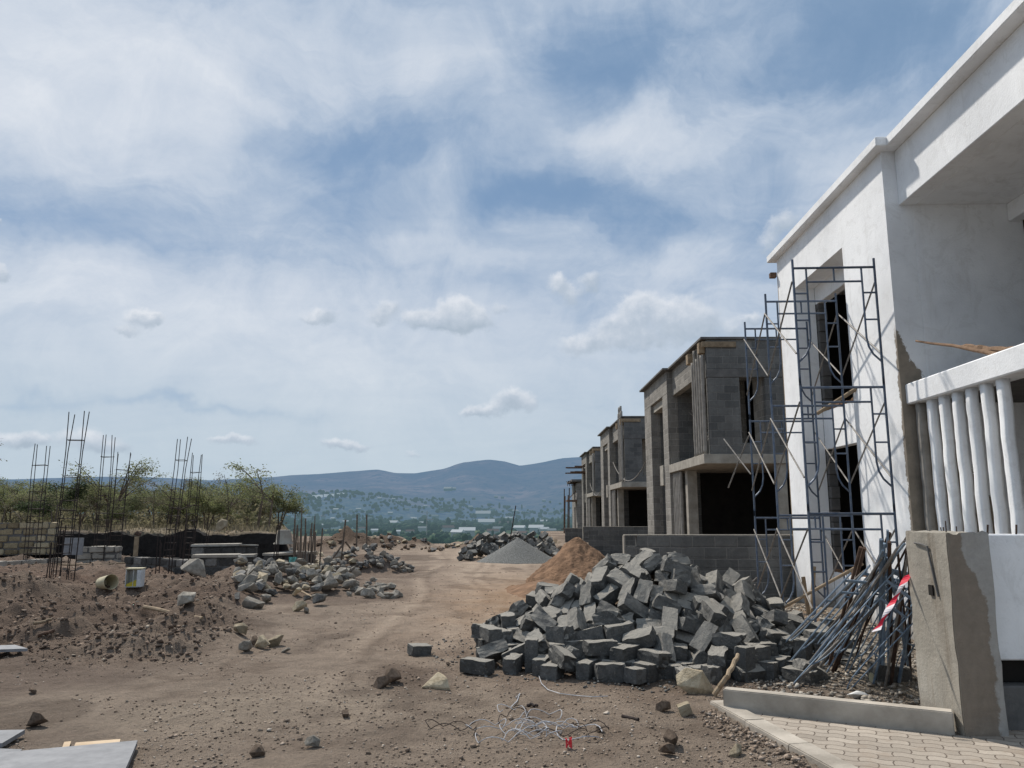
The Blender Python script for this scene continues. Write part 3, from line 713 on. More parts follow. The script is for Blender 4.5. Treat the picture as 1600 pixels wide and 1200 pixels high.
# electricity pole in the valley
ppx = at(667, 815, 900)
bm = bmesh.new(); tube(bm, [(0, 0, -15), (0, 0, 12)], .45, 6); pp = thing('power_pole', 'thin pale power pole standing among the valley trees', 'pole', ppx); meshobj('post', bm, MT['vwall'], pp)
bm = bmesh.new(); tube(bm, [(-3, 0, 10), (3, 0, 10)], .25, 5); meshobj('crossarm', bm, MT['vwall'], pp)

# ------------------------------------------------------------------ houses
TOP, R0, S0, S1 = 6.42, 5.66, 2.99, 3.25
def P(name, boxes, m, parent, bev=.008):
    """one mesh per connected group of boxes"""
    left = list(boxes); first = None
    while left:
        grp = [left.pop(0)]; grew = True
        while grew:
            grew = False
            for q in list(left):
                if any(all(q[2*i] <= g[2*i+1]+.012 and g[2*i] <= q[2*i+1]+.012 for i in range(3)) for g in grp):
                    grp.append(q); left.remove(q); grew = True
        bm = bmesh.new()
        for q in grp: box(bm, *q, bev=bev)
        o = meshobj(name, bm, m, parent); first = first or o
    return first
def fin_mesh(name, z0, z1, r, m, parent, x, y, square=False):
    bm = bmesh.new(); rr = random.Random(int(y*100)); n = 26
    pts = [(x, y, z0+(z1-z0)*k/n) for k in range(n+1)]
    tube(bm, pts, r, 16)
    for v in bm.verts:
        dx, dy = v.co.x-x, v.co.y-y
        if square:
            a = math.atan2(dy, dx); k = 1/max(abs(math.cos(a)), abs(math.sin(a))); k = 1+(k-1)*.62
            v.co.x = x+dx*k*.95; v.co.y = y+dy*k
        v.co.x += rr.uniform(-.0016, .0016); v.co.y += rr.uniform(-.0016, .0016)
        v.co += Vector((math.sin(v.co.z*7+y*7), math.cos(v.co.z*5+y*5), 0))*.0028
        v.co.x += .004*math.sin(v.co.z*23+y*3)*math.sin(v.co.z*11+y)
    return meshobj(name, bm, m, parent, smooth=True)

def white_house():
    t = thing('white_house', 'two storey white rendered house with leafless parapet, scaffolding in front and pipe screen below', 'house', (4.83, 5.0, 0), R(-1.5))
    t['label'] = 'two storey white painted house nearest the camera with scaffolding in front of it'
    w = MT['whitewall']
    P('front_wall', [(0, .35, 4.65, 6.1, -.3, R0-.06), (0, .35, 8.25, 9.1, -.3, R0-.06), (0, .35, 4.65, 9.1, R0-.06, TOP)], MT['whitefront'], t, bev=0)
    P('window_panel', [(.353, .5, 6.1, 8.25, -.3, .68), (.353, .5, 6.1, 8.25, 2.72, 3.38), (.353, .5, 6.1, 8.25, 5.3, R0+.3)], w, t)
    P('side_wall', [(.352, 6, 4.65, 4.85, -.3, TOP)], MT['whiteside'], t)
    P('far_wall', [(.352, 6, 8.9, 9.1, -.3, TOP-.003)], MT['slab'], t)
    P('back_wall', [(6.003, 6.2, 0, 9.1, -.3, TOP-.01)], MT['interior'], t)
    P('dark_partition', [(.54, 5.95, 8.85, 8.893, -.2, S0), (.54, 5.95, 8.85, 8.893, S1, R0)], MT['interior'], t)  # near-black sheets added so the windows read as shaded
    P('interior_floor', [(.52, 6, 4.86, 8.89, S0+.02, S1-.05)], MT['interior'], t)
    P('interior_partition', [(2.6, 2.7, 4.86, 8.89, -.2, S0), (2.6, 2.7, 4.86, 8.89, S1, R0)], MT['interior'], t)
    P('roof_slab', [(.402, 6, .2, 4.648, R0+.003, R0+.2), (.52, 6, 4.86, 8.89, R0+.004, R0+.2)], w, t)
    P('fascia', [(.18, .40, -.02, 4.647, R0, TOP)], w, t)
    P('near_wall', [(.42, 6, 0, .2, -.3, TOP)], w, t)
    P('balcony_wall', [(1.58, 1.76, .2, 1.4, S1, R0), (1.58, 1.76, 1.4, 4.645, 5.42, R0)], w, t)
    P('dark_partition', [(1.765, 3.595, 4.60, 4.645, S1, R0)], MT['interior'], t)  # near-black sheet added for the shade in the balcony opening
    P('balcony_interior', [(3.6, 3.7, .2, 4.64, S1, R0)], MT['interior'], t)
    P('balcony_floor', [(.36, 3.6, .2, 4.648, S0+.02, S1-.02)], MT['slabdark'], t)
    P('balcony_beam', [(.05, .35, -.02, 4.648, S0, S1)], MT['whitefront'] and w, t, bev=.015)
    P('ground_floor_wall', [(2.4, 2.5, .2, 4.64, -.3, S0)], MT['timberdark'], t)
    for k in range(7):
        f = fin_mesh('screen_post', .0, S0, .054, w if k else MT['fin'], t, .16, 4.52-k*.285, True)
        if k == 0: f['label'] = 'unpainted brown screen post next to the bare wall'
    P('coping', [(-.14, .45, 4.46, 9.26, TOP, TOP+.13), (-.0, .5, -.1, 4.457, TOP, TOP+.13)], w, t, bev=.012)
    # rough opening edges and debris on the sills
    rr = random.Random(4)
    for z, y0, y1 in ((3.38, 6.3, 8.1), (.68, 6.5, 8.2)):
        bm = bmesh.new()
        for i in range(60):
            y = rr.uniform(y0, y1); s = rr.uniform(.015, .06)
            vs = box(bm, .36, .36+s*2, y, y+s*2, z, z+s*.9); 
            for v in vs: v.co += Vector((rr.uniform(-.02, .02), rr.uniform(-.02, .02), rr.uniform(-.004, .01)))
        meshobj('sill_rubble', bm, MT['orangesand'], t)
    rr = random.Random(9)
    for z0, z1 in ((.7, 2.72), (3.4, 5.3)):
        z = z0; bm = bmesh.new()
        while z < z1:
            d = rr.uniform(.03, .09); box(bm, .36, .5, 8.249-d-.05, 8.2495, z, min(z+.19, z1)); z += .2
        meshobj('rough_jamb', bm, MT['slabdark'], t)
    P('timber_stub', [(-.12, .0, 9.14, 9.24, 6.1, 6.2)], MT['timberdark'], t)
    P('formwork_board', [(.0, .06, 9.103, 9.14, .1, 6.2)], MT['timber'], t)
    return t
wh = white_house()

def raw_house(name, label, loc, rz, full=True, topfins=5, fext=0.0):
    t = thing(name, label, 'house', loc, rz, None)
    w = MT['blockwall']; s = MT['slab']
    P('front_wall', [(0, .35, 4.65, 5.5, -.3, R0), (0, .35, 7.75, 9.1, -.3, R0), (0, .35, 4.65, 9.1, R0+.003, TOP), ], w, t)
    P('bay_lintel', [(.1, .5, 5.503, 7.747, R0-.28, R0)], s, t)
    P('bay_ledge', [(-.05, .5, 5.503, 6.05, 2.62, 3.3)], s, t)
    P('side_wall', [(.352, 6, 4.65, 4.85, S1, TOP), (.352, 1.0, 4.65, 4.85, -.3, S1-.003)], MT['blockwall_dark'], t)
    P('dark_partition', [(1.002, 6, 4.66, 4.84, -.3, S1-.003)], MT['interior'], t)  # wall part coloured near-black for the shaded ground floor
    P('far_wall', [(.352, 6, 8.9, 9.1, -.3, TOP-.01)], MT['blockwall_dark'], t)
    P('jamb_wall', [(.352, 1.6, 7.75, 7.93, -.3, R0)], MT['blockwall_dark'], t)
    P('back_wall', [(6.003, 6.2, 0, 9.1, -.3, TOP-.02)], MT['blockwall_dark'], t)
    P('roof_slab', [(.42, 6, .205, 4.64, R0+.004, R0+.2), (.52, 6, 4.86, 8.89, R0+.004, R0+.2)], MT['slabdark'], t)
    P('floor_slab', [(-.02, 6, -.06, 4.646, S0, S1), (.52, 6, 4.86, 8.89, S0, S1)], s, t)
    P('fascia', [(.18, .40, .204, 4.647, R0-.1, TOP)], w, t)
    P('gable_wall', [(.18, 1.05, 0, .2, S1+.003, R0-.3), (1.75, 6, 0, .2, S1+.003, R0-.3), (1.05, 1.75, 0, .2, S1+.003, S1+.3), (.18, 6, 0, .2, R0-.06, TOP)], MT['blockwall_dark'], t)
    P('ring_beam', [(.17, 6.01, -.012, .21, R0-.297, R0-.063)], MT['slabdark'], t)
    P('balcony_wall', [(1.72, 1.9, .2, 1.0, S1, R0), (1.72, 1.9, 2.3, 4.648, S1, R0)], w, t)
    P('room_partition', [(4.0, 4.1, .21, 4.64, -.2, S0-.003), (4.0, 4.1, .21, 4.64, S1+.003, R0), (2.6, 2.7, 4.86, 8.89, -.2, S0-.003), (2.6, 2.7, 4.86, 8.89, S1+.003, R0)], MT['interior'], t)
    for q in ((1.95, 2.2, 0, .25), (.2, .5, 3.0, 3.3), (3.7, 3.95, 0.01, .26)):
        P('column', [(q[0], q[1], q[2], q[3], -.2, S0-.003)], s, t)
    P('coping', [(-.16, .45, 4.5, 9.22, TOP, TOP+.07), (.02, .5, -.06, 4.497, TOP, TOP+.07), (.503, 6.1, -.06, .32, TOP+.002, TOP+.072)], MT['slabdark'], t)
    for k in range(5): fin_mesh('screen_post', -.2, S0, .06, MT['fin'], t, .12, 4.45-k*.235)
    for k in range(topfins): fin_mesh('screen_post', S1, 6.0+fext+(.3 if k % 2 else 0), .055, MT['fin'], t, .08, .14+k*.27)
    # timber packing and props under the coping
    P('packing_timber', [(.0, .17, .1, .3, 6.06, 6.36), (.05, 1.0, -.05, -.012, 6.2, 6.36), (-.03, .16, 1.35, 1.6, 6.0, 6.3)], MT['timber'], t)
    bm = bmesh.new(); rr = random.Random(5)
    for i in range(4):
        y = 2.2+i*.35; tube(bm, [(.4, y, S1), (.9+rr.uniform(-.2, .2), y+.3, 4.3), (.5, y+.5, 4.9)], .014, 5)
    meshobj('bent_rebar', bm, MT['greysteel'], t)
    return t
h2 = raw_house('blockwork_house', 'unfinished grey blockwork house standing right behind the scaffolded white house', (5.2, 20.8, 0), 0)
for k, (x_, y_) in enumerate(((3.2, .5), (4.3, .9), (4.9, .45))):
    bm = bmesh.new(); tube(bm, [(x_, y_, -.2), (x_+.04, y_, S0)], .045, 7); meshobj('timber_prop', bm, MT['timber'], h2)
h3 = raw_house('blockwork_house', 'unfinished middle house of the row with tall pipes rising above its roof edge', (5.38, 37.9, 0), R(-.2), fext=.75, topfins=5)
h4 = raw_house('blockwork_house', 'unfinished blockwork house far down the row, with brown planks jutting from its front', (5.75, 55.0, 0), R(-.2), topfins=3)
bm = bmesh.new()
rr = random.Random(3)
for k in range(7):
    y = 6.2+k*.45; z = 5.0+rr.choice((0, .45))+rr.uniform(-.05, .05)
    x0 = -rr.uniform(.7, 1.5); box(bm, x0, .6, y, y+.22, z, z+.09)
meshobj('formwork_plank', bm, MT['timberdark'], h4)
t = thing('unfinished_house_shell', 'half built grey house shell at the far end of the row', 'house', (6.0, 71.5, 0))
P('wall', [(0, .3, 0, 2, -1, 4.6), (0, .3, 3.4, 6, -1, 4.6), (.3, 5, 0, .2, -1, 4.7), (0, .3, 2, 3.4, 2.4, 3.0)], MT['blockwall'], t)
P('roof_slab', [(-.5, 5, -.3, 6, 4.72, 4.92)], MT['slabdark'], t)
bm = bmesh.new()
for y, x in ((0, -1.2), (.3, -.9), (2.5, -1.1), (2.8, -.6)): tube(bm, [(x, y, -1), (x+.1, y, 3.4+y*.3)], .05, 5)
tube(bm, [(-1.5, 0, .4), (.2, .1, .5)], .04, 5); tube(bm, [(-.9, .3, 3), (0, 1, 3.9)], .04, 5); box(bm, -.9, -.0, 0, 2, 2.9, 3.05)
meshobj('timber_prop', bm, MT['timberdark'], t)
bm = bmesh.new()
for i in range(26):
    x = -.7+random.random()*.9; tube(bm, [(x, random.random()*3, 4.3+random.random()*.5), (x-.3+random.random()*.3, random.random()*3, 4.8)], .03, 4)
meshobj('loose_rebar', bm, MT['rust'], t)

# cable slung between the second and third houses
def cable(name, a, b, sag, r, m, label, cat):
    pts = []
    for k in range(25):
        f = k/24; q = a.lerp(b, f); q.z -= sag*4*f*(1-f); pts.append(q)
    bm = bmesh.new(); tube(bm, pts, r, 5); return tag(meshobj(name, bm, m), label, cat)
cable('slack_cable', Vector((5.3, 29.3, 4.1)), Vector((5.55, 42.3, 4.5)), 1.1, .02, MT['greysteel'], 'pale slack cable hanging between two unfinished blockwork houses', 'cable')
cable('slack_cable', Vector((5.55, 46.5, 3.7)), Vector((5.9, 58.5, 4.0)), .9, .022, MT['greysteel'], 'far slack cable hanging between the middle house and the planked house', 'cable')

# boundary walls of blockwork, with toothed ends
def boundary(label, x0, x1, y, z0, z1, toothed):
    t = thing('boundary_wall', label, 'wall', (x0, y, 0))
    bm = bmesh.new(); L = x1-x0
    n = int(round((z1-z0)/.205)); rr = random.Random(int(y))
    for k in range(n):
        s = (.0 if k % 2 else (.2 if toothed else 0)) + rr.uniform(0, .015)
        box(bm, s, L, 0, .19, z0+k*(z1-z0)/n + (.001 if k else 0), z0+(k+1)*(z1-z0)/n, bev=.006)
    meshobj('masonry', bm, MT['blockwall_dark'], t)
    bm = bmesh.new(); box(bm, -.012, L, .0-.004, .194, z1+.001, z1+.02)
    meshobj('mortar_bed', bm, MT['slab'], t)
    if toothed:
        bm = bmesh.new(); box(bm, -.03, -.002, .02, .17, z0, z1); meshobj('end_board', bm, MT['slab'], t)  # added pale strip, paints the sunlit end face of the wall
    return t
boundary('grey block boundary wall behind the block heap, joined to the white house', 2.08, 8.6, 14.36, -.1, 1.24, True)
boundary('low grey block wall in front of the middle unfinished house, half hidden by the nearest wall', 2.93, 9.0, 32.0, -.1, 1.15, True)
boundary('farthest low block wall, behind the orange sand heap', 3.25, 9.0, 48.0, -.4, .84, False)

# ------------------------------------------------------------------ gate pillar and front wall
def gate():
    t = thing('gate_pillar', 'bare cement gate pillar with a small square hole, at the end of the white wall', 'pillar', (3.325, 6.0, 0))
    m, nt, b, out = mat('stained_cement')
    o = obj_coord(nt); s = N(nt, 'ShaderNodeSeparateXYZ'); nt.links.new(o, s.inputs[0])
    big = noise(nt, o, 1.6, 6, .65); fine = noise(nt, o, 12, 7, .72)
    dm = N(nt, 'ShaderNodeMapping'); nt.links.new(o, dm.inputs[0]); dm.inputs['Scale'].default_value = (5, 5, .5)
    dr = noise(nt, dm.outputs[0], 1.3, 5, .65)
    c = ramp(nt, big, [(.3, (.24, .22, .185)), (.5, (.32, .295, .25)), (.7, (.40, .375, .325))])
    c = mix(nt, M(nt, 'MULTIPLY', maprange(nt, dr, .5, .7), .6), c, (.17, .14, .105))
    c = mix(nt, M(nt, 'MULTIPLY', maprange(nt, fine, .62, .72), .7), c, (.48, .46, .42))
    # dark wet plaster on the face towards the road
    g = N(nt, 'ShaderNodeNewGeometry'); gn = N(nt, 'ShaderNodeSeparateXYZ'); nt.links.new(g.outputs['Normal'], gn.inputs[0])
    fy = maprange(nt, gn.outputs[1], -.4, -.7)
    e = M(nt, 'MULTIPLY_ADD', noise(nt, o, 4, 6, .75), .20, s.outputs[0])
    e2 = M(nt, 'ADD', e, M(nt, 'MULTIPLY', maprange(nt, s.outputs[2], .9, 1.35), .16))
    wet = maprange(nt, e2, .38, .36)
    cd = mix(nt, wet, (.33, .32, .30), (.20, .165, .13))
    c = mix(nt, M(nt, 'MULTIPLY', fy, .9), c, VM(nt, 'MULTIPLY', cd, vecs(nt, M(nt, 'MULTIPLY_ADD', fine, .8, .6))))
    setin(nt, b.inputs['Base Color'], c); b.inputs['Roughness'].default_value = .9
    bumpn(nt, b, M(nt, 'MULTIPLY_ADD', big, 1.5, fine), .7, .015)
    bm = bmesh.new(); box(bm, 0, .33, 0, .62, -.1, 1.47)
    bmesh.ops.subdivide_edges(bm, edges=list(bm.edges), cuts=12, use_grid_fill=True)
    for v in bm.verts:
        q = v.co
        v.co += Vector((float(vnoise(np.array([q.y*6+3]), np.array([q.z*6]), 5)[0])-.5, float(vnoise(np.array([q.x*6+9]), np.array([q.z*6]), 6)[0])-.5, 0))*.014
        if q.z > 1.4: v.co.z += (float(vnoise(np.array([q.x*14]), np.array([q.y*9]), 7)[0])-.5)*.03
    bmesh.ops.bevel(bm, geom=[e for e in bm.edges if e.calc_face_angle(0) > 1.2], offset=.007, segments=2, affect='EDGES')
    meshobj('shaft', bm, m, t)
    bm = bmesh.new(); box(bm, -.012, .004, .24, .30, .98, 1.06); meshobj('socket', bm, MT['interior'], t)
    bm = bmesh.new(); tube(bm, [(-.008, .46, 1.38), (-.014, .34, 1.375), (-.012, .26, 1.36), (-.01, .21, 1.15), (-.008, .17, .98)], .008, 6); meshobj('conduit', bm, MT['slabdark'], t)
    rr = random.Random(2)
    for k in range(5):
        x, y = rr.uniform(.04, .3), rr.uniform(.05, .6)
        bm = bmesh.new(); tube(bm, [(x, y, 1.40), (x+rr.uniform(-.01, .01), y, 1.50+rr.random()*.06)], .005, 5); meshobj('rebar_stub', bm, MT['rust'], t)
    return m
cem = gate()
t = thing('front_boundary_wall', 'smooth white boundary wall panel to the right of the gate pillar', 'wall', (3.66, 6.17, 0))
P('panel', [(-.026, 4.5, .03, .22, .50, 1.455)], MT['whitewall'], t, bev=.01)
P('gap_lintel', [(-.02, 4.5, .12, .20, .32, .497)], MT['interior'], t)  # near-black box paints the shade of the open gap
P('plinth', [(-.018, 4.5, -.01, .24, -.1, .32)], MT['slabdark'], t, bev=.01)
bm = bmesh.new(); 
for k in range(4): x = .15+k*.23; tube(bm, [(x, .1, 1.45), (x+.01, .1, 1.53)], .008, 5)
meshobj('rebar_stub', bm, MT['rust'], t)

# dead wood on the balcony beam
def stick(name, pts, r0, r1, m, label, cat='branch', seed=0, group=None):
    rr = random.Random(seed); P_ = []
    pts = [Vector(p) for p in pts]
    for a, b in zip(pts, pts[1:]):
        for k in range(6): P_.append(a.lerp(b, k/6)+Vector((rr.uniform(-1, 1), rr.uniform(-1, 1), rr.uniform(-1, 1)))*r0*.35)
    P_.append(pts[-1]); bm = bmesh.new(); tube(bm, P_, r0, 8, r1); return tag(meshobj(name, bm, m), label, cat, group)
BX = lambda px, py, X: (lambda a, b: Vector((X, X/a, EYE+b*X/a)))(*bearing(px, py))
stick('dead_branch', [BX(1432, 533, 5.0), BX(1500, 542, 5.02), BX(1570, 556, 5.05)], .012, .028, MT['wooddead'], 'thin dead branch sticking out over the white balcony beam', seed=1)
stick('dead_log', [BX(1505, 541, 5.06), BX(1545, 546, 5.12), BX(1600, 548, 5.16)], .03, .045, MT['wooddead'], 'split brown dead log lying on the white balcony beam', 'log', seed=2)

# ------------------------------------------------------------------ scaffolding
FW, FH, TR = 1.05, 1.595, .0165
def make_frame(paint, label, cat='scaffold frame', group=None):
    t = thing('scaffold_section', label, cat, group=group)
    for s, x in ((1, 0), (-1, FW)):
        bm = bmesh.new(); tube(bm, [(x, 0, 0), (x, 0, FH+.09)], TR, 8); meshobj('leg', bm, paint, t)
        bm = bmesh.new(); xi = x+s*.17
        tube(bm, [(xi, 0, FH-.035), (xi, 0, .62), (xi-s*.02, 0, .50), (xi-s*.07, 0, .40), (xi-s*.13, 0, .34), (x, 0, .30)], .013, 7); meshobj('ladder_rail', bm, paint, t)
        for z in (1.22, .86):
            bm = bmesh.new(); tube(bm, [(x, 0, z), (xi, 0, z)], .012, 6); meshobj('rung', bm, paint, t)
    bm = bmesh.new(); tube(bm, [(0, 0, FH-.03), (FW, 0, FH-.03)], TR, 8); meshobj('top_rail', bm, paint, t)
    bm = bmesh.new(); tube(bm, [(.17, 0, FH-.22), (FW-.17, 0, FH-.22)], .014, 7); meshobj('lower_rail', bm, paint, t)
    bm = bmesh.new(); tube(bm, [(FW/2, 0, FH-.04), (FW/2, 0, FH-.22)], .012, 6); meshobj('strut', bm, paint, t)
    return t
fr0 = make_frame(MT['bluepaint'], '')
lev = ['bottom', 'middle', 'top']; who = ['nearest', 'middle', 'farthest']
SC = [(3.70, 9.72, .06), (3.84, 11.25, .04), (3.99, 12.8, .0)]
first = True
for i, (x, y, z) in enumerate(SC):
    for k in range(3):
        o = fr0 if first else copy_tree(fr0); first = False
        o.location = (x, y, z+k*FH); o.rotation_euler = (0, 0, R(-3+i*.7)); 
        tag(o, '%s lift of the %s standing frame of the blue scaffold against the white house' % (lev[k], who[i]), 'scaffold frame', 'scaffold frames standing before the white house')
def cross_brace(a1, a2, b1, b2, label):
    t = thing('cross_brace', label, 'brace', tuple(a1), group='scaffold cross braces')
    for p, q in ((a1, a2), (b1, b2)):
        bm = bmesh.new(); tube(bm, [Vector((0, 0, 0))+(p-a1), q-a1], .0115, 6); meshobj('bar', bm, MT['greysteel'], t)
sides = ['road side', 'wall side']
for i in range(2):
    for s in range(2):
        for k in range(3):
            p0 = Vector(SC[i])+Vector((s*FW, 0, k*FH)); p1 = Vector(SC[i+1])+Vector((s*FW, 0, k*FH))
            off = Vector((.025 if s else -.025, 0, 0))
            cross_brace(p0+off+Vector((0, 0, .42)), p1+off+Vector((0, 0, 1.38)), p0-off*.2+off+Vector((0, 0, 1.38)), p1+off+Vector((0, 0, .42)),
                        '%s lift pale cross brace on the %s between the %s' % (lev[k], sides[s], ['nearest and middle frames', 'middle and farthest frames'][i]))
# loose braces hanging off the farthest frame
def pole(name, a, b, r, m, label, cat='pole', group=None, seg=8, ends=False):
    a, b = Vector(a), Vector(b); t = bpy.data.objects.new(name, None)
    bm = bmesh.new(); tube(bm, [(0, 0, 0), b-a], r, seg); o = meshobj(name, bm, m); o.location = a
    bpy.data.objects.remove(t)
    return tag(o, label, cat, group)
F3 = Vector(SC[2])
pole('loose_brace', at(1131, 686, 13.6), F3+Vector((-.03, 0, 2.28)), .012, MT['greysteel'], 'upper loose brace sticking out left of the farthest scaffold frame', 'brace')
pole('loose_brace', at(1138, 762, 13.6), F3+Vector((-.03, .0, 2.92)), .012, MT['greysteel'], 'lower loose brace dangling left of the farthest scaffold frame', 'brace')
pole('loose_brace', ground_at(1137, 946)+Vector((0, 0, .02)), F3+Vector((-.03, -.05, .62)), .013, MT['greysteel'], 'pale brace propped from the rubble to the farthest scaffold leg', 'brace')
pole('loose_brace', ground_at(1120, 955)+Vector((0, 0, .02)), F3+Vector((-.03, .05, .50)), .013, MT['greysteel'], 'second pale brace propped low against the farthest scaffold leg', 'brace')
pole('timber_prop', ground_at(1196, 968)+Vector((0, 0, .03)), Vector((4.86, 10.9, .95)), .022, MT['timber'], 'long pale wooden pole slanting from the rubble up to the white wall', 'pole')
# timber offcuts standing at the wall foot
for k, (px, h) in enumerate(((1243, .6), (1251, .75))):
    a, b_ = bearing(px, 925); Y = 12.2
    bm = bmesh.new(); box(bm, -.03, .03, -.012, .012, 0, h); o = meshobj('board_offcut', bm, MT['timber'])
    o.location = (4.55+k*.08, Y+k*.1, hz(4.6, Y)-.03); o.rotation_euler = (0, R(-6+14*k), R(20)); tag(o, ['short board offcut leaning left at the white wall foot', 'taller board offcut leaning right at the white wall foot'][k], 'board')
pole('plank_on_scaffold', BX(1277, 646, 4.62), BX(1340, 606, 5.0), .03, MT['timber'], 'rough brown plank lying across the upper window sill', 'plank')

# frames and poles leaning together behind the gate pillar
def seat(o, foot, top, roll):
    d = (top-foot).normalized(); xa = Vector((math.cos(roll), math.sin(roll), 0)); xa = (xa-d*xa.dot(d)).normalized(); ya = d.cross(xa)
    o.rotation_mode = 'QUATERNION'; o.rotation_quaternion = Matrix((xa, ya, d)).transposed().to_quaternion(); o.location = foot
rr = random.Random(21)
fr1 = make_frame(MT['paleblue'], '')
LEAN = [((1240, 1072), (1400, 890)), ((1203, 1032), (1335, 890)), ((1292, 1054), (1398, 872)), ((1262, 1060), (1385, 868)), ((1325, 1056), (1402, 905)), ((1226, 1048), (1362, 880))]
words = ['outermost', 'second', 'lowest lying', 'fourth', 'fifth', 'innermost']
for i, (f, tp) in enumerate(LEAN):
    o = copy_tree(fr1) if i else fr1; foot = ground_at(*f)+Vector((0, 0, .02)); yt = 6.95+.05*i
    top = at(tp[0], tp[1], yt)
    seat(o, foot, foot+(top-foot), R(-15+rr.uniform(-25, 25)))
    dist = (top-foot).length; sc_ = min(1.25, dist/(FH+.12)); o.scale = (.36, .7, sc_)
    tag(o, '%s blue scaffold frame in the stack leaning behind the gate pillar' % words[i], 'scaffold frame', 'scaffold frames leaning in a stack')
PO = []
for i in range(26):
    f = (rr.uniform(1235, 1425), 0); fx = f[0]
    fy = 1040 + (fx-1215)*.07 + rr.uniform(-30, 28)
    if fx > 1330: fy = rr.uniform(1035, 1075)
    PO.append((fx, fy, rr.uniform(1375, 1425), rr.uniform(828, 872)))
PO += [(1204, 1030, 1352, 892), (1296, 1040, 1345, 855), (1303, 1036, 1351, 856), (1240, 1072, 1418, 900), (1405, 1068, 1424, 952), (1412, 1050, 1430, 905), (1395, 1035, 1426, 925)]
for i, (fx, fy, tx, ty) in enumerate(PO):
    foot = ground_at(fx, fy)+Vector((0, 0, .01)); yt = min(foot.y-.1, 6.72+rr.uniform(0, .35)) if i < 26 else min(foot.y-.15, 7.3)
    top = at(tx, ty, yt)
    k = i % 3; mm = [MT['paleblue'], MT['rust'], MT['greysteel']][k]
    cname = ['blue', 'rusty brown', 'grey'][k]
    if i in (27, 28): mm = MT['timberdark']; cname = 'brown'
    if i < 26:
        pole('scaffold_tube', foot, top, rr.choice((.009, .011, .016)), mm, '%s steel tube in the bundle leaning behind the gate pillar' % cname, 'tube', '%s tubes leaning behind the gate pillar' % cname)
    else:
        pole('scaffold_tube', foot, top, .016, mm, ['long low blue tube at the left edge of the leaning bundle', 'brown post crossing upright over the leaning bundle', 'second brown post beside the upright one in the bundle', 'frontmost long blue tube of the leaning bundle', 'short tube at the right foot of the pillar', 'steep tube close behind the pillar edge', 'rusty tube crossing low behind the pillar'][i-26], 'tube')
# barrier tape
m, nt, b, out = mat('barrier_tape_red_white'); o_ = N(nt, 'ShaderNodeTexCoord').outputs['UV']; s = N(nt, 'ShaderNodeSeparateXYZ'); nt.links.new(o_, s.inputs[0])
st = M(nt, 'FRACT', M(nt, 'MULTIPLY_ADD', s.outputs[0], .12, M(nt, 'MULTIPLY', s.outputs[1], 2.6)))
c = mix(nt, maprange(nt, st, .50, .53), (.62, .02, .05), (.72, .66, .67)); setin(nt, b.inputs['Base Color'], c); b.inputs['Roughness'].default_value = .4
bm = bmesh.new(); uvl = bm.loops.layers.uv.new('UVMap'); a, c2 = at(1419, 898, 6.62), at(1369, 986, 6.35); n = 24; rows = []
for k in range(n+1):
    f = k/n; q = a.lerp(c2, f); wv = Vector((1, 0, .35)).normalized()*.07*(1-.25*math.sin(f*9)**2); nn = Vector((.0, math.sin(f*14)*.015, 0))
    rows.append((bm.verts.new(q-wv*.5+nn), bm.verts.new(q+wv*.5-nn)))
for k in range(n):
    f = bm.faces.new((rows[k][0], rows[k][1], rows[k+1][1], rows[k+1][0]))
    for l, u in zip(f.loops, ((0, k/n), (1, k/n), (1, (k+1)/n), (0, (k+1)/n))): l[uvl].uv = u
tag(meshobj('barrier_tape', bm, m), 'red and white striped barrier tape tied along the leaning tubes', 'tape')

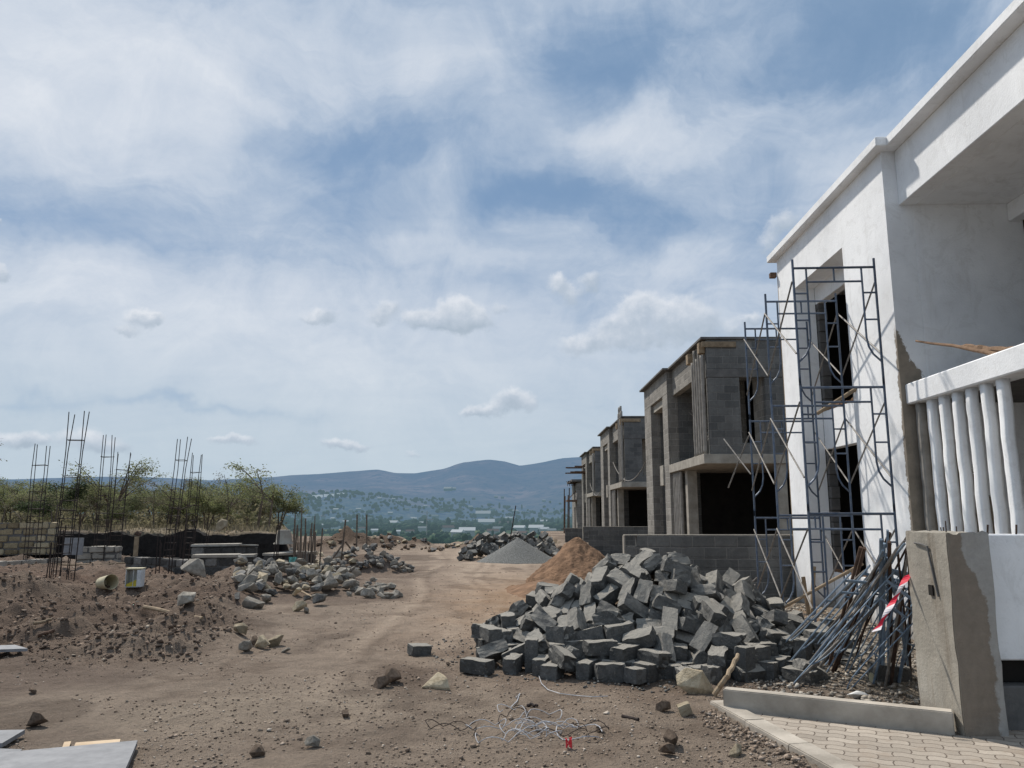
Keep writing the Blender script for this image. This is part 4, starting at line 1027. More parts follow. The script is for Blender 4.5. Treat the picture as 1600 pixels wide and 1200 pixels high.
BLOCKS = [(2.316,7.989,0.153,0.642,-0.297,-0.642,-0.297,0.305),(2.811,7.845,0.063,0,0.482,0.876,0,0.305),(0.989,7.979,0.075,0.705,0.705,0.053,0.053,0.305),(2.01,8.348,0.334,0.298,-0.33,0.83,0.338,0.305),(1.337,8.397,0.327,0.193,0.23,0.938,0.174,0.305),
(0.515,8.127,0.18,0.834,-0.044,0.18,-0.519,0.305),(-0.361,8.351,0.063,0.952,0,-0,-0.307,0.305),(1.435,8.069,0.188,0,-0.893,0.45,0,0.305),(2.242,8.221,0.338,0,-0.938,0.347,-0,0.305),(1.372,8.995,0.57,0.319,-0.047,-0.847,-0.422,0.305),
(0.913,8.284,0.259,0,-0.135,0.991,0,0.305),(0.529,8.639,0.34,0.671,0.617,-0.317,-0.262,0.305),(1.163,8.225,0.213,0.418,-0,0,-0.908,0.305),(-0.21,8.727,0.135,0.926,-0.315,-0.191,0.082,0.305),(1.165,8.586,0.372,0.719,-0.687,-0.104,0.01,0.305),
(2.203,8.76,0.544,0.032,0.756,-0.615,-0.223,0.305),(1.685,7.858,0.063,0.695,-0,-0,0.719,0.305),(1.073,8.758,0.484,0.97,-0.124,-0.06,-0.202,0.305),(3.059,8.431,0.153,0.264,-0.656,0.264,0.656,0.305),(0.765,8.121,0.075,0.378,0.378,-0.598,-0.598,0.305),
(1.944,7.836,0.075,0.604,0.604,-0.368,-0.368,0.156),(2.503,8.126,0.075,0.239,-0.239,-0.666,0.666,0.305),(1.138,9.426,0.648,0.042,0.32,-0.529,-0.785,0.305),(2.293,9.303,0.712,0.908,-0.275,0.025,-0.315,0.305),(2.513,8.616,0.363,0.002,-0.644,-0.59,-0.487,0.305),
(0.017,8.405,0.075,0.564,0.564,0.426,0.426,0.305),(2.064,8.053,0.204,0.052,-0.821,-0.567,-0.041,0.305),(0.207,8.463,0.153,0.707,-0.024,-0.707,-0.024,0.305),(1.212,7.896,0.063,0.939,0,0,0.345,0.152),(2.826,8.647,0.294,0.091,-0.199,0.779,-0.587,0.305),
(1.569,8.278,0.227,0.703,-0.139,-0.552,0.427,0.305),(0.725,8.871,0.421,0.484,-0.51,-0.706,0.084,0.305),(1.751,8.922,0.588,0.754,0.61,0.154,-0.188,0.305),(0.412,8.153,0.063,0,0.81,0.587,0,0.305),(0.899,9.411,0.659,0.63,-0.401,-0.657,0.103,0.305),
(1.507,9.133,0.707,0.238,-0.52,0.749,0.335,0.305),(1.88,9.274,0.773,0.038,-0.512,-0.838,0.184,0.305),(0.833,8.644,0.31,0.736,0.659,-0.154,0.019,0.305),(2.632,9.17,0.549,0.467,0.428,-0.075,-0.77,0.305),(1.714,8.695,0.452,0.598,0.168,0.25,-0.743,0.305),
(0.381,9.08,0.414,0.735,0.509,0.038,-0.446,0.305),(2.97,8.551,0.238,0.23,-0.331,0.738,-0.542,0.305),(1.963,8.711,0.392,0.965,-0.079,0.177,0.178,0.305),(1.285,9.47,0.845,0.439,0.053,-0.359,0.822,0.305),(1.471,9.401,0.903,0.792,-0.405,0.354,-0.29,0.305),
(2.938,8.931,0.451,0.737,-0.21,-0.039,-0.641,0.305),(1.078,9.633,0.841,0.508,0.251,0.052,-0.823,0.305),(2.805,9.554,0.662,0.677,0.022,0.455,-0.578,0.305),(-0.248,9.344,0.244,0,-0.566,-0.825,-0,0.305),(1.903,8.306,0.127,0.268,-0.717,0.537,-0.355,0.305),
(2.493,8.193,0.213,0.944,0,0,0.329,0.305),(1.82,8.676,0.276,0.944,0.269,0.081,-0.176,0.305),(1.36,9.197,0.72,0.678,-0.469,-0.561,0.08,0.305),(2.007,9.659,1.045,0.096,-0.163,0.386,-0.903,0.305),(0.615,9.609,0.678,0.355,0.417,0.784,0.293,0.305),
(0.277,9.265,0.332,0.809,-0.549,0.121,0.169,0.305),(0.283,8.798,0.222,0.726,0.278,-0.058,-0.626,0.305),(1.311,7.993,0.075,0.297,-0.297,-0.642,0.642,0.207),(1.525,8.091,0.063,0,-0.018,-1,-0,0.305),(1.727,9.734,1.009,0.902,-0.201,-0.323,0.205,0.305),
(1.967,9.467,0.965,0.984,-0.106,0.136,0.044,0.305),(1.176,9.874,0.961,0.394,0.812,-0.375,0.213,0.305),(1.996,9.308,0.879,0.599,-0.787,0.066,0.133,0.195),(1.749,8.414,0.197,0.061,-0.771,-0.631,0.063,0.305),(0.317,8.304,0.075,0.415,0.415,-0.573,-0.573,0.305),
(2.799,8.342,0.075,0.62,0.62,0.34,0.34,0.305),(0.911,9.165,0.443,0.466,0.586,0.254,0.613,0.305),(-0.05,9.74,0.346,0.013,0.686,0.727,0.022,0.305),(2.197,9.55,0.843,0.642,0.201,-0.421,0.608,0.305),(2.466,9.673,0.779,0.019,0.801,0.488,0.348,0.305),
(3.252,9.796,0.501,0.1,-0.635,0.765,-0.036,0.305),(1.644,9.889,1.031,0.167,-0.91,-0.316,-0.208,0.305),(2.186,8.171,0.075,0.025,-0.025,-0.707,0.707,0.305),(3.171,9.172,0.393,0.112,-0.108,-0.501,-0.851,0.305),(0.147,9.246,0.191,0.192,-0.426,-0.832,0.297,0.305),
(2.782,10.156,0.777,0.462,0.029,0.36,-0.81,0.305),(0.409,9.942,0.554,0.579,0.279,0.186,0.743,0.305),(0.686,8.314,0.134,0.706,0.616,0.347,0.038,0.305),(2.938,8.247,0.063,0.959,-0,0,-0.283,0.212),(2.785,8.788,0.402,0.426,-0.307,0.171,-0.834,0.187),
(1.542,8.819,0.367,0.338,-0.936,0.094,-0.008,0.305),(2.136,8.983,0.604,0.017,-0.108,0.867,-0.487,0.161),(1.552,8.505,0.339,0.132,0.009,-0.288,0.948,0.305),(0.501,9.219,0.445,0.765,-0.364,0.299,-0.438,0.305),(0.074,8.621,0.132,0.698,0.677,-0.203,0.11,0.305),
(3.337,8.611,0.313,0.004,0,0,-1,0.305),(1.4,10.006,1.019,0.855,0.42,-0.112,-0.282,0.305),(1.138,9.096,0.499,0.741,0.524,-0.095,-0.409,0.305),(0.72,8.524,0.21,0.102,0.046,0.745,0.658,0.305),(1.843,9.485,0.858,0.924,-0.168,0.085,-0.331,0.187),
(0.519,9.623,0.527,0.439,0.447,0.74,0.245,0.305),(2.597,8.43,0.213,0,0.11,-0.994,0,0.305),(1.602,8.938,0.477,0.093,0.042,0.145,0.984,0.16),(0.676,9.479,0.484,0.623,-0.549,-0.53,0.176,0.305),(2.327,8.978,0.548,0.278,-0.539,-0.769,0.202,0.305),
(1.967,8.892,0.478,0.723,-0.204,0.013,-0.66,0.191),(2.285,8.664,0.32,0.57,0.058,0.568,-0.591,0.305),(3.001,9.924,0.565,0.434,0.701,-0.564,-0.045,0.305),(-0.097,9.36,0.2,0.567,0.567,-0.422,-0.422,0.305),(1.923,8.001,0.063,0.152,-0,-0,-0.988,0.305),
(3.133,8.991,0.253,0.464,-0.301,-0.777,-0.299,0.305),(0.483,10.468,0.624,0.578,0.785,0.213,0.068,0.305),(0.086,10.432,0.331,0.037,-0.396,0.221,0.89,0.305),(0.313,10.526,0.518,0.078,-0.809,-0.582,-0.01,0.305),(1.83,9.229,0.627,0.129,0.067,-0.273,0.951,0.189),
(1.674,9.217,0.681,0.428,-0.59,-0.238,0.642,0.175),(2.207,8.255,0.213,0.25,-0,-0,0.968,0.305),(1.238,8.897,0.392,0.407,0.887,0.048,0.21,0.305),(0.725,10.066,0.706,0.076,-0.872,-0.013,-0.483,0.305),(3.539,9.238,0.252,0.62,0.708,-0.002,-0.338,0.305),
(0.751,9.641,0.63,0.486,-0.05,0.415,0.767,0.305),(2.096,9.248,0.607,0.96,0.257,0.102,-0.052,0.305),(0.597,8.917,0.352,0.746,0.031,-0.288,0.6,0.305),(2.039,9.09,0.525,0.241,-0.945,0.174,0.134,0.305),(0.921,8.298,0.098,0.683,-0.183,0.683,0.183,0.197),
(2.993,9.512,0.397,0.057,-0.942,0.229,0.239,0.305),(-0.252,9.985,0.222,0.602,0.486,-0.586,-0.242,0.305),(2.495,9.277,0.529,0.793,0.34,0.048,0.503,0.305),(2.649,9.549,0.603,0.86,0.387,0.24,0.23,0.305),(1.741,8.206,0.063,0.847,-0,0,-0.531,0.305),
(2.199,8.88,0.429,0.979,0.066,0.187,0.039,0.305),(-0.079,10.175,0.316,0.374,0.149,-0.128,-0.906,0.305),(2.664,8.813,0.326,0.454,0.708,0.531,0.104,0.305),(2.904,9.942,0.714,0.564,-0.702,-0.406,0.157,0.305),(2.666,9.722,0.652,0.023,0.373,-0.865,0.334,0.305),
(1.712,9.068,0.568,0.012,-0.066,-0.819,-0.57,0.305),(1.077,8.135,0.075,0.052,0.052,0.705,0.705,0.305),(3.549,9.984,0.322,0.749,-0.635,-0.192,-0.002,0.154),(0.482,8.587,0.188,0.696,-0,0,-0.718,0.305),(0.94,8.845,0.314,0.58,-0.724,0.326,-0.182,0.305),
(2.583,8.966,0.424,0.1,-0.511,0.215,-0.826,0.159),(0.802,9.435,0.512,0.779,0.272,0.564,0.021,0.138),(3.306,8.599,0.063,0.615,0,0,-0.788,0.305),(0.153,9.668,0.278,0.609,-0.331,0.432,-0.578,0.305),(-0.348,9.8,0.2,0.256,0.256,0.659,0.659,0.305),
(-0.02,9.135,0.075,0.683,-0.683,-0.184,0.184,0.305),(0.589,10.339,0.582,0.053,0.053,-0.516,-0.853,0.305),(0.004,9.546,0.206,0.432,-0.478,-0.567,0.513,0.305),(1.903,9.766,0.987,0.25,0.858,0.346,0.286,0.305),(1.035,10.006,0.783,0.652,0.205,0.184,0.707,0.305),
(3.334,8.564,0.188,0.525,-0,0,-0.851,0.305),(3.208,10.068,0.528,0.147,0.235,0.064,0.959,0.305),(1.887,10.572,0.749,0.127,-0.007,0.281,0.951,0.305),(1.54,9.66,0.893,0.307,0.388,0.392,0.775,0.305),(1.366,8.469,0.146,0.844,-0.535,-0.007,-0.029,0.305),
(0.308,9.089,0.224,0.711,-0.435,-0.513,-0.206,0.185),(1.774,10.256,1.076,0.582,-0.496,0.487,-0.422,0.305),(3.022,9.701,0.43,0.426,0.248,-0.005,0.87,0.159),(0.135,10.601,0.305,0.157,-0.891,0.285,0.316,0.305),(-0.236,9.386,0.091,0.7,-0.1,0.7,0.1,0.182),
(0.175,10.093,0.293,0.341,-0.235,-0.047,0.909,0.305),(-0.063,8.928,0.063,0,-0.587,-0.81,-0,0.181),(1.061,9.615,0.683,0.16,-0.963,-0.078,-0.2,0.305),(2.708,9.322,0.457,0.721,0.007,0.256,-0.644,0.305),(3.302,8.851,0.2,0.269,0.269,-0.654,-0.654,0.305),
(1.32,9.93,0.888,0.428,-0.195,-0.139,0.872,0.305),(2.219,9.744,0.839,0.424,-0.087,-0.7,0.568,0.305),(0.366,9.892,0.424,0.681,-0.214,0.258,-0.651,0.305),(2.426,8.988,0.387,0.125,-0.687,0.672,0.246,0.305),(-0.229,9.553,0.075,0.16,-0.16,0.689,-0.689,0.305),
(1.028,8.462,0.2,0.056,0.056,0.705,0.705,0.305),(3.021,8.879,0.218,0.808,0.305,0.417,-0.285,0.305),(3.125,8.559,0.075,0.249,-0.249,-0.662,0.662,0.14),(0.448,8.845,0.143,0.891,-0.359,-0.236,-0.15,0.217),(2.874,8.619,0.117,0.154,0.358,0.61,0.69,0.305),
(0.438,8.958,0.208,0.649,-0.402,0.149,0.628,0.154),(3.092,9.996,0.437,0.673,-0.258,0.223,-0.656,0.305),(2.413,9.424,0.624,0.579,-0.168,0.582,0.546,0.138),(2.816,9.074,0.309,0.169,-0.123,-0.956,-0.207,0.305),(2.345,10.577,0.638,0.882,-0.264,0.039,-0.387,0.305),
(3.35,10.216,0.422,0.393,0.916,-0.014,-0.084,0.305),(-0.178,9.845,0.139,0.481,0.16,0.689,0.519,0.305),(1.415,11.091,0.47,0.76,-0.399,-0.14,0.494,0.305),(0.906,10.003,0.716,0.205,-0.652,-0.706,0.184,0.305),(1.8,10.409,0.905,0.683,-0.11,0.698,-0.186,0.182),
(3.309,9.332,0.214,0.483,-0.134,-0.612,0.612,0.305),(0.748,9.236,0.405,0.255,-0.579,0.774,0.029,0.305),(0.674,8.488,0.063,0.232,-0,-0,-0.973,0.305),(0.395,8.627,0.063,0.944,-0,-0,0.331,0.305),(0.231,10.361,0.295,0.144,-0.443,0.862,-0.199,0.305),
(1.015,8.988,0.41,0.499,0.027,0.747,-0.438,0.149),(1.935,10.314,0.899,0.635,-0.239,-0.138,-0.722,0.305),(0.458,9.563,0.419,0.418,0.1,0.339,0.837,0.305),(2.426,10.667,0.822,0.263,0.367,-0.684,-0.573,0.305),(0.588,9.853,0.643,0.965,0.013,-0.239,0.103,0.195),
(1.332,8.287,0.075,0.116,-0.116,0.697,-0.697,0.305),(2.621,9.899,0.692,0.188,0.902,0.378,-0.092,0.305),(2.71,8.455,0.075,0.636,0.636,0.31,0.31,0.305),(0.125,8.877,0.084,0.658,0.258,-0.658,0.258,0.168),(2.057,8.461,0.26,0.304,-0.228,0.892,0.245,0.305),
(1.326,11.284,0.276,0.133,0.35,0.894,-0.246,0.305),(0.024,9.785,0.215,0.983,0.012,-0.163,0.083,0.139),(3.602,9.865,0.219,0.007,0.152,-0.987,-0.044,0.305),(0.355,10.547,0.362,0.634,0.246,0.713,-0.169,0.182),(1.539,10.122,0.984,0.12,-0.207,0.151,0.959,0.305),
(-0.297,8.975,0.063,0,0.776,-0.63,-0,0.305),(2.95,9.205,0.311,0.151,-0.959,0.122,0.207,0.305),(2.879,9.736,0.531,0.296,-0.555,0.69,-0.358,0.226),(1.282,8.644,0.224,0.266,-0.96,0.046,-0.076,0.305),(3.693,9.415,0.21,0.466,-0.257,-0.713,0.456,0.305),
(2.526,8.319,0.075,0.213,0.213,0.674,0.674,0.305),(2.383,9.904,0.781,0.425,-0.196,0.138,-0.873,0.305),(0.42,11.09,0.313,0.038,-0.166,0.881,0.442,0.305),(3.472,9.667,0.215,0.293,0.613,0.618,0.395,0.155),(1.628,11.377,0.313,0.43,0.819,-0.306,0.226,0.305),
(0.199,11.215,0.232,0.102,-0.757,-0.634,-0.122,0.305),(1.188,11.138,0.335,0.214,0.511,0.814,-0.175,0.305),(1.485,9.293,0.65,0.56,0.081,-0.264,0.781,0.204),(3.516,9.463,0.132,0.249,-0.174,-0.95,-0.074,0.305),(1.879,11.284,0.318,0.765,-0.362,-0.051,-0.53,0.305),
(3.355,9.1,0.132,0.224,0.085,-0.702,0.671,0.305),(2.156,8.299,0.075,0.707,-0.707,0.025,-0.025,0.305),(1.264,9.697,0.799,0.253,-0.772,0.582,-0.043,0.305),(1.952,11.052,0.476,0.022,0.166,-0.812,0.56,0.305),(2.2,10.47,0.753,0.243,-0.141,-0.472,0.836,0.305),
(0.193,8.992,0.075,0.659,-0.659,0.256,-0.256,0.305),(1.973,11.531,0.15,0.15,0.111,0.88,0.437,0.192),(2.014,10.069,1.049,0.201,0.832,0.499,0.135,0.305),(1.02,8.406,0.063,0,-0.883,0.468,-0,0.305),(2.155,10.918,0.505,0.746,0.169,-0.468,0.443,0.139),
(0.97,8.616,0.182,0.082,-0.048,0.051,0.994,0.305),(0.377,10.176,0.39,0.956,0.003,-0.239,-0.167,0.305),(1.491,10.882,0.544,0.27,0.89,0.359,-0.077,0.305),(3.253,9.993,0.353,0.294,0.542,0.662,0.425,0.305),(1.789,10.879,0.576,0.505,0.304,0.716,0.374,0.305),
(2.988,9.329,0.358,0.572,0.784,0.058,-0.236,0.155),(2.514,10.707,0.695,0.345,-0.104,0.009,0.933,0.305),(2.456,8.741,0.234,0.96,0.266,0.075,0.049,0.203),(2.757,8.805,0.207,0.239,-0.3,0.815,-0.434,0.305),(2.025,9.617,0.838,0.662,0.259,-0.067,0.7,0.305),
(1.612,11.276,0.457,0.089,0.416,0.21,-0.88,0.305),(2.262,10.066,0.883,0.671,0.157,-0.242,-0.683,0.305),(2.227,10.537,0.885,0.28,0.319,0.8,0.424,0.305),(3.743,10.497,0.063,0.295,0,0,0.955,0.305),(0.085,10.644,0.18,0.382,0.224,-0.352,-0.824,0.305),
(0.812,11.848,0.063,0,-0.48,-0.877,0,0.305),(-0.111,10.779,0.075,0.255,0.255,0.66,0.66,0.305),(-0.16,10.423,0.115,0.102,0.166,-0.051,-0.98,0.305),(2.744,11.271,0.178,0.639,0.471,0.578,0.188,0.305),(-0.204,9.217,0.063,0.764,-0,-0,0.645,0.139),
(0.881,11.046,0.311,0.527,-0.243,0.112,0.807,0.305),(3.923,9.792,0.063,0.992,0,-0,-0.125,0.305),(3.846,10.059,0.075,0.536,-0.536,0.461,-0.461,0.305),(3.656,8.963,0.063,0.981,0,0,0.194,0.305),(0.313,11.587,0.063,0,-0.508,-0.862,0,0.305),
(1.864,12.118,0.075,0.002,0.002,-0.707,-0.707,0.305),(1.955,10.712,0.656,0.19,0.571,-0.771,0.207,0.178),(-0.089,10.021,0.176,0.507,0.644,-0.529,-0.22,0.305),(1.304,11.661,0.096,0.391,0.874,0.263,0.118,0.305),(3.743,10.897,0.08,0.256,-0.659,-0.256,-0.659,0.159),
(3.514,9.257,0.075,0.61,-0.61,-0.358,0.358,0.218),(3.647,10.421,0.195,0.221,-0.141,0.716,-0.647,0.305),(3.271,11.561,0.075,0.699,0.699,-0.109,-0.109,0.305),(3.92,10.859,0.063,0.767,-0,-0,-0.642,0.305),(3.004,10.835,0.3,0.412,-0.227,-0.339,0.815,0.305),
(0.707,9.878,0.566,0.971,0.039,-0.236,-0.004,0.305),(3.534,8.467,0.063,0,0.781,0.624,0,0.305),(2.765,10.664,0.439,0.24,0.868,-0.425,-0.09,0.305),(1.381,12.155,0.063,0.574,0,-0,0.819,0.305),(3.359,10.026,0.295,0.669,0.422,-0.301,-0.533,0.305),
(3.5,10.706,0.127,0.776,-0.511,0.311,-0.203,0.305),(3.469,10.15,0.228,0.26,-0.08,-0.685,-0.675,0.185),(0.644,10.755,0.379,0.281,-0.315,0.138,0.896,0.149),(3.699,10.192,0.075,0.463,-0.463,-0.534,0.534,0.305),(1.455,11.555,0.133,0.096,-0.164,0.281,-0.941,0.305),
(0.266,10.778,0.214,0.424,0.087,0.7,0.568,0.305),(4.141,9.608,0.075,0.39,-0.39,0.59,-0.59,0.305),(2.482,12.2,0.075,0.527,0.527,0.471,0.471,0.305),(3.575,11.239,0.063,0,0.978,-0.21,-0,0.305),(-0.3,10.751,0.075,0.584,0.584,-0.398,-0.398,0.305),
(0.649,11.511,0.075,0.702,0.702,0.085,0.085,0.305),(1.101,10.477,0.663,0.232,0.305,0.917,-0.108,0.305),(3.477,8.789,0.063,0.569,0,0,0.822,0.305),(3.152,9.313,0.284,0.565,0.687,-0.103,-0.445,0.163),(0.505,10.394,0.419,0.934,-0.166,-0.181,0.26,0.305),
(0.685,11.767,0.063,0,-0.876,0.483,-0,0.305),(2.581,11.124,0.289,0.89,-0.276,-0.017,-0.363,0.305),(3.315,9.683,0.306,0.437,-0.696,0.547,-0.158,0.305),(4.114,10.008,0.153,0.702,0.085,-0.702,0.085,0.305),(0.72,10.893,0.341,0.21,0.281,0.921,-0.173,0.305),
(3.695,11.342,0.075,0.137,-0.137,-0.694,0.694,0.305),(3.767,10.687,0.063,0,0.968,0.252,-0,0.14),(0.128,11.145,0.063,0.145,-0,-0,0.989,0.305),(0.898,11.537,0.122,0.122,-0.821,0.524,0.191,0.305),(2.866,10.747,0.364,0.24,0.869,-0.424,-0.09,0.305),
(1.13,11.511,0.199,0.405,-0.347,0.267,0.803,0.305),(1.063,11.756,0.063,0.365,0,-0,-0.931,0.305),(3.201,9.555,0.322,0.603,0.583,-0.17,-0.517,0.224),(2.933,11.416,0.063,0,-0.734,-0.679,0,0.305),(0.527,10.641,0.388,0.573,-0.754,-0.041,-0.319,0.305),
(3.289,10.57,0.271,0.687,-0.317,-0.081,0.649,0.305),(2.59,10.925,0.383,0.39,0.038,0.266,0.881,0.305),(2.769,11.855,0.077,0.252,-0.661,-0.252,-0.661,0.154),(0.662,8.802,0.164,0.734,0.08,-0.255,0.625,0.305),(0.585,10.123,0.503,0.153,-0.644,0.726,-0.187,0.305),
(2.415,10.922,0.482,0.171,-0.92,0.305,-0.175,0.305),(2.563,11.838,0.063,0,-0.352,-0.936,0,0.305),(1.895,11.832,0.063,0,0.917,-0.4,-0,0.305),(1.525,11.889,0.075,0.567,-0.567,-0.422,0.422,0.305),(3.369,10.322,0.332,0.055,-0.085,-0.924,-0.369,0.305),
(3.695,9.836,0.075,0.451,0.451,-0.545,-0.545,0.305),(2.308,11.936,0.063,0,-0.47,0.883,-0,0.305),(2.506,8.602,0.147,0.941,0.322,0.094,0.037,0.305),(2.539,10.721,0.571,0.063,-0.464,0.879,-0.083,0.221),(0.725,9.027,0.299,0.108,0.136,0.954,0.244,0.201),
(-0.128,10.245,0.128,0.195,0.208,-0.089,-0.954,0.305),(1.614,8.523,0.19,0.557,-0.274,0.681,-0.388,0.305),(0.277,11.913,0.063,0.537,0,-0,0.843,0.305),(3.308,11.311,0.075,0.584,0.584,-0.399,-0.399,0.305),(0.748,10.595,0.504,0.55,-0.364,0.195,-0.726,0.305),
(2.918,11.916,0.075,0.688,0.688,-0.164,-0.164,0.167),(2.809,10.437,0.516,0.365,-0.12,-0.491,0.782,0.305),(0.24,11.373,0.096,0.707,-0.006,-0.707,-0.006,0.192),(1.294,11.954,0.063,0,-0.494,-0.869,0,0.305),(3.166,11.217,0.148,0.028,-0.908,-0.265,-0.323,0.305),
(0.077,10.937,0.124,0.78,0.14,-0.188,0.581,0.305),(1.202,10.711,0.585,0.939,-0.253,-0.087,0.218,0.305),(1.265,11.91,0.188,0,0.628,-0.778,0,0.305),(2.323,12.047,0.2,0.457,-0.457,-0.539,0.54,0.305),(0.934,10.716,0.5,0.254,0.577,0.775,-0.041,0.305),
(3.28,11.482,0.213,0.991,-0,0,0.13,0.305),(3.043,11.792,0.063,0.543,-0,0,-0.839,0.305),(2.454,11.732,0.063,0,-0.938,0.347,0,0.305),(0.53,11.248,0.151,0.618,0.281,0.649,0.344,0.305),(3.278,8.921,0.063,0.848,0,0,0.53,0.203),
(-0.072,9.387,0.063,0,0.844,-0.537,-0,0.305),(1.485,9.534,0.808,0.309,0.392,0.39,0.773,0.305),(2.265,11.072,0.383,0.204,0.881,0.385,-0.186,0.305),(2.437,10.17,0.744,0.183,0.903,-0.352,-0.164,0.189),(3.979,9.086,0.063,0.474,-0,0,-0.881,0.305),
(2.019,11.902,0.075,0.284,-0.284,-0.647,0.647,0.305),(3.35,11.028,0.148,0.722,0.578,-0.379,0.01,0.305),(1.481,10.322,0.871,0.049,0.651,-0.71,0.263,0.216),(0.105,11.716,0.063,0.59,-0,-0,-0.808,0.305),(3.695,9.56,0.103,0.957,0.037,0.143,-0.249,0.305),
(2.963,8.731,0.118,0.344,0.189,-0.076,0.916,0.305),(3.958,10.271,0.063,0,0.955,-0.298,-0,0.305),(0.546,11.662,0.135,0.266,0.277,0.08,-0.92,0.305),(2.734,10.723,0.59,0.024,0.887,0.462,0.006,0.305),(3.466,10.472,0.204,0.02,-0.47,-0.882,-0.032,0.14),
(3.733,8.739,0.075,0.637,0.637,0.308,0.308,0.305),(1.704,11.16,0.421,0.77,-0.613,-0.046,0.17,0.225),(2.922,11.123,0.202,0.89,0.404,-0.045,-0.206,0.305),(3.502,10.916,0.063,0.31,-0,-0,0.951,0.178),(3.556,11.076,0.063,0,-0.232,-0.973,0,0.305),
(1.426,11.956,0.215,0.479,-0.614,-0.487,0.394,0.305),(0.874,10.237,0.65,0.058,0.314,-0.778,-0.542,0.193),(3.127,10.863,0.211,0.463,0.08,0.244,0.849,0.305),(2.16,10.719,0.628,0.75,0.472,0.435,0.161,0.305),(3.751,9.026,0.204,0.838,0.085,0.012,0.539,0.305),
(2.056,11.668,0.254,0.06,-0.957,0.167,-0.227,0.305),(3.176,10.663,0.366,0.134,-0.281,0.948,0.073,0.305),(2.557,10.361,0.645,0.167,0.961,0.086,-0.2,0.305),(0.452,10.983,0.196,0.915,-0.106,-0.233,-0.313,0.305),(3.977,10.039,0.153,0.06,0.705,0.06,-0.705,0.305),
(1.646,10.342,0.898,0.642,-0.164,-0.228,-0.713,0.305),(2.513,11.491,0.178,0.61,0.028,0.049,-0.791,0.305),(2.976,10.244,0.461,0.884,0.063,0.231,0.401,0.305),(2.241,11.444,0.206,0.7,-0.684,0.122,-0.161,0.305),(2.665,11.518,0.108,0.514,0.378,-0.585,-0.5,0.305),
(2.234,11.698,0.155,0.647,-0.24,0.586,-0.424,0.305),(-0.315,9.803,0.063,0,-0.469,-0.883,-0,0.305),(3.054,11.355,0.186,0.612,-0.687,0.373,-0.116,0.162),(0.608,11.988,0.063,0.96,-0,-0,0.281,0.305),(1.632,11.77,0.159,0.24,-0.36,0.225,-0.873,0.305),
(1.002,11.266,0.237,0.55,0.386,-0.67,-0.316,0.186),(1.237,11.424,0.365,0.188,-0.175,0.288,-0.923,0.305),(1.183,10.174,0.815,0.295,-0.63,-0.552,0.46,0.162),(2.226,12.301,0.063,0.999,0,-0,-0.047,0.305),(0.972,9.768,0.692,0.01,0.256,0.109,-0.961,0.184),
(0.358,10.864,0.218,0.424,0.087,0.7,0.568,0.305),(1.518,8.665,0.277,0.273,0.58,-0.373,-0.67,0.199),(1.317,10.274,0.833,0.666,-0.256,-0.001,0.7,0.305),(1.771,11.625,0.139,0.009,0.394,-0.828,0.398,0.305),(3.632,10.814,0.153,0.647,0.285,0.647,-0.285,0.305),
(3.788,9.216,0.075,0.248,0.248,-0.662,-0.662,0.305),(3.233,11.006,0.256,0.267,0.438,0.81,0.285,0.305),(2.965,10.531,0.51,0.499,0.296,-0.793,0.186,0.305),(2.37,11.549,0.101,0.293,-0.695,-0.534,-0.381,0.163),(3.586,10.041,0.199,0.153,-0.805,0.571,-0.045,0.144),
(2.823,11.069,0.354,0.517,0.682,0.268,0.443,0.305),(0.383,11.249,0.152,0.284,0.638,0.661,-0.274,0.305),(2.01,11.003,0.629,0.083,0.894,0.431,0.084,0.305),(1.566,11.205,0.601,0.44,0.045,0.243,0.863,0.305),(0.325,9.446,0.293,0.097,0.229,0.089,-0.964,0.225),
(2.516,11.226,0.389,0.128,0.148,-0.95,0.245,0.305),(2.159,12.09,0.136,0.623,-0.396,-0.585,0.336,0.305),(1.011,11.109,0.408,0.863,0.077,-0.066,-0.495,0.305),(2.107,11.666,0.092,0.76,0.054,0.645,-0.063,0.167),(1.004,10.918,0.533,0.69,-0.485,0.405,-0.352,0.305),
(1.004,12.085,0.075,0.095,-0.095,-0.701,0.701,0.305),(0.575,10.984,0.392,0.238,0.956,0.121,0.12,0.305),(1.137,12.29,0.063,0,-0.434,0.901,0,0.305),(1.68,10.763,0.749,0.758,0.321,0.177,0.539,0.305),(1.554,12.318,0.075,0.457,-0.457,-0.54,0.54,0.305),
(2.122,10.168,0.935,0.105,-0.73,0.637,-0.227,0.305),(1.965,11.646,0.347,0.325,-0.214,-0.099,0.916,0.305),(0.667,11.371,0.203,0.724,-0.547,0.359,-0.218,0.305),(3.031,11.617,0.218,0.422,0.889,-0.084,0.16,0.305),(1.141,10.971,0.544,0.764,0.266,0.355,-0.469,0.305),
(3.017,11.156,0.337,0.437,-0.689,-0.12,0.565,0.305),(1.746,11.774,0.244,0.608,0.368,-0.139,-0.689,0.183),(1.771,12.088,0.225,0.319,0.319,0.631,0.631,0.305),(2.753,10.237,0.647,0.953,-0.266,0.058,0.135,0.305),(3.162,10.935,0.343,0.29,-0.801,0.453,-0.261,0.305),
(2.563,11.428,0.296,0.008,-0.282,0.958,0.056,0.305),(2.286,10.7,0.782,0.051,-0.443,0.89,-0.089,0.16),(1.455,10.723,0.745,0.102,0.64,0.238,0.724,0.305),(2.809,11.588,0.075,0.455,-0.455,0.542,-0.541,0.305),(-0.271,10.26,0.197,0.069,0.968,0.107,0.215,0.305),
(1.982,11.182,0.508,0.27,-0.096,-0.547,-0.786,0.305),(1.946,11.88,0.213,0.059,-0.991,-0.09,-0.077,0.228),(3.899,9.622,0.133,0.185,0.224,0.337,0.896,0.305),(0.609,10.86,0.47,0.224,0.939,0.145,0.219,0.305),(1.039,11.909,0.171,0.347,-0.097,0.815,-0.454,0.305),
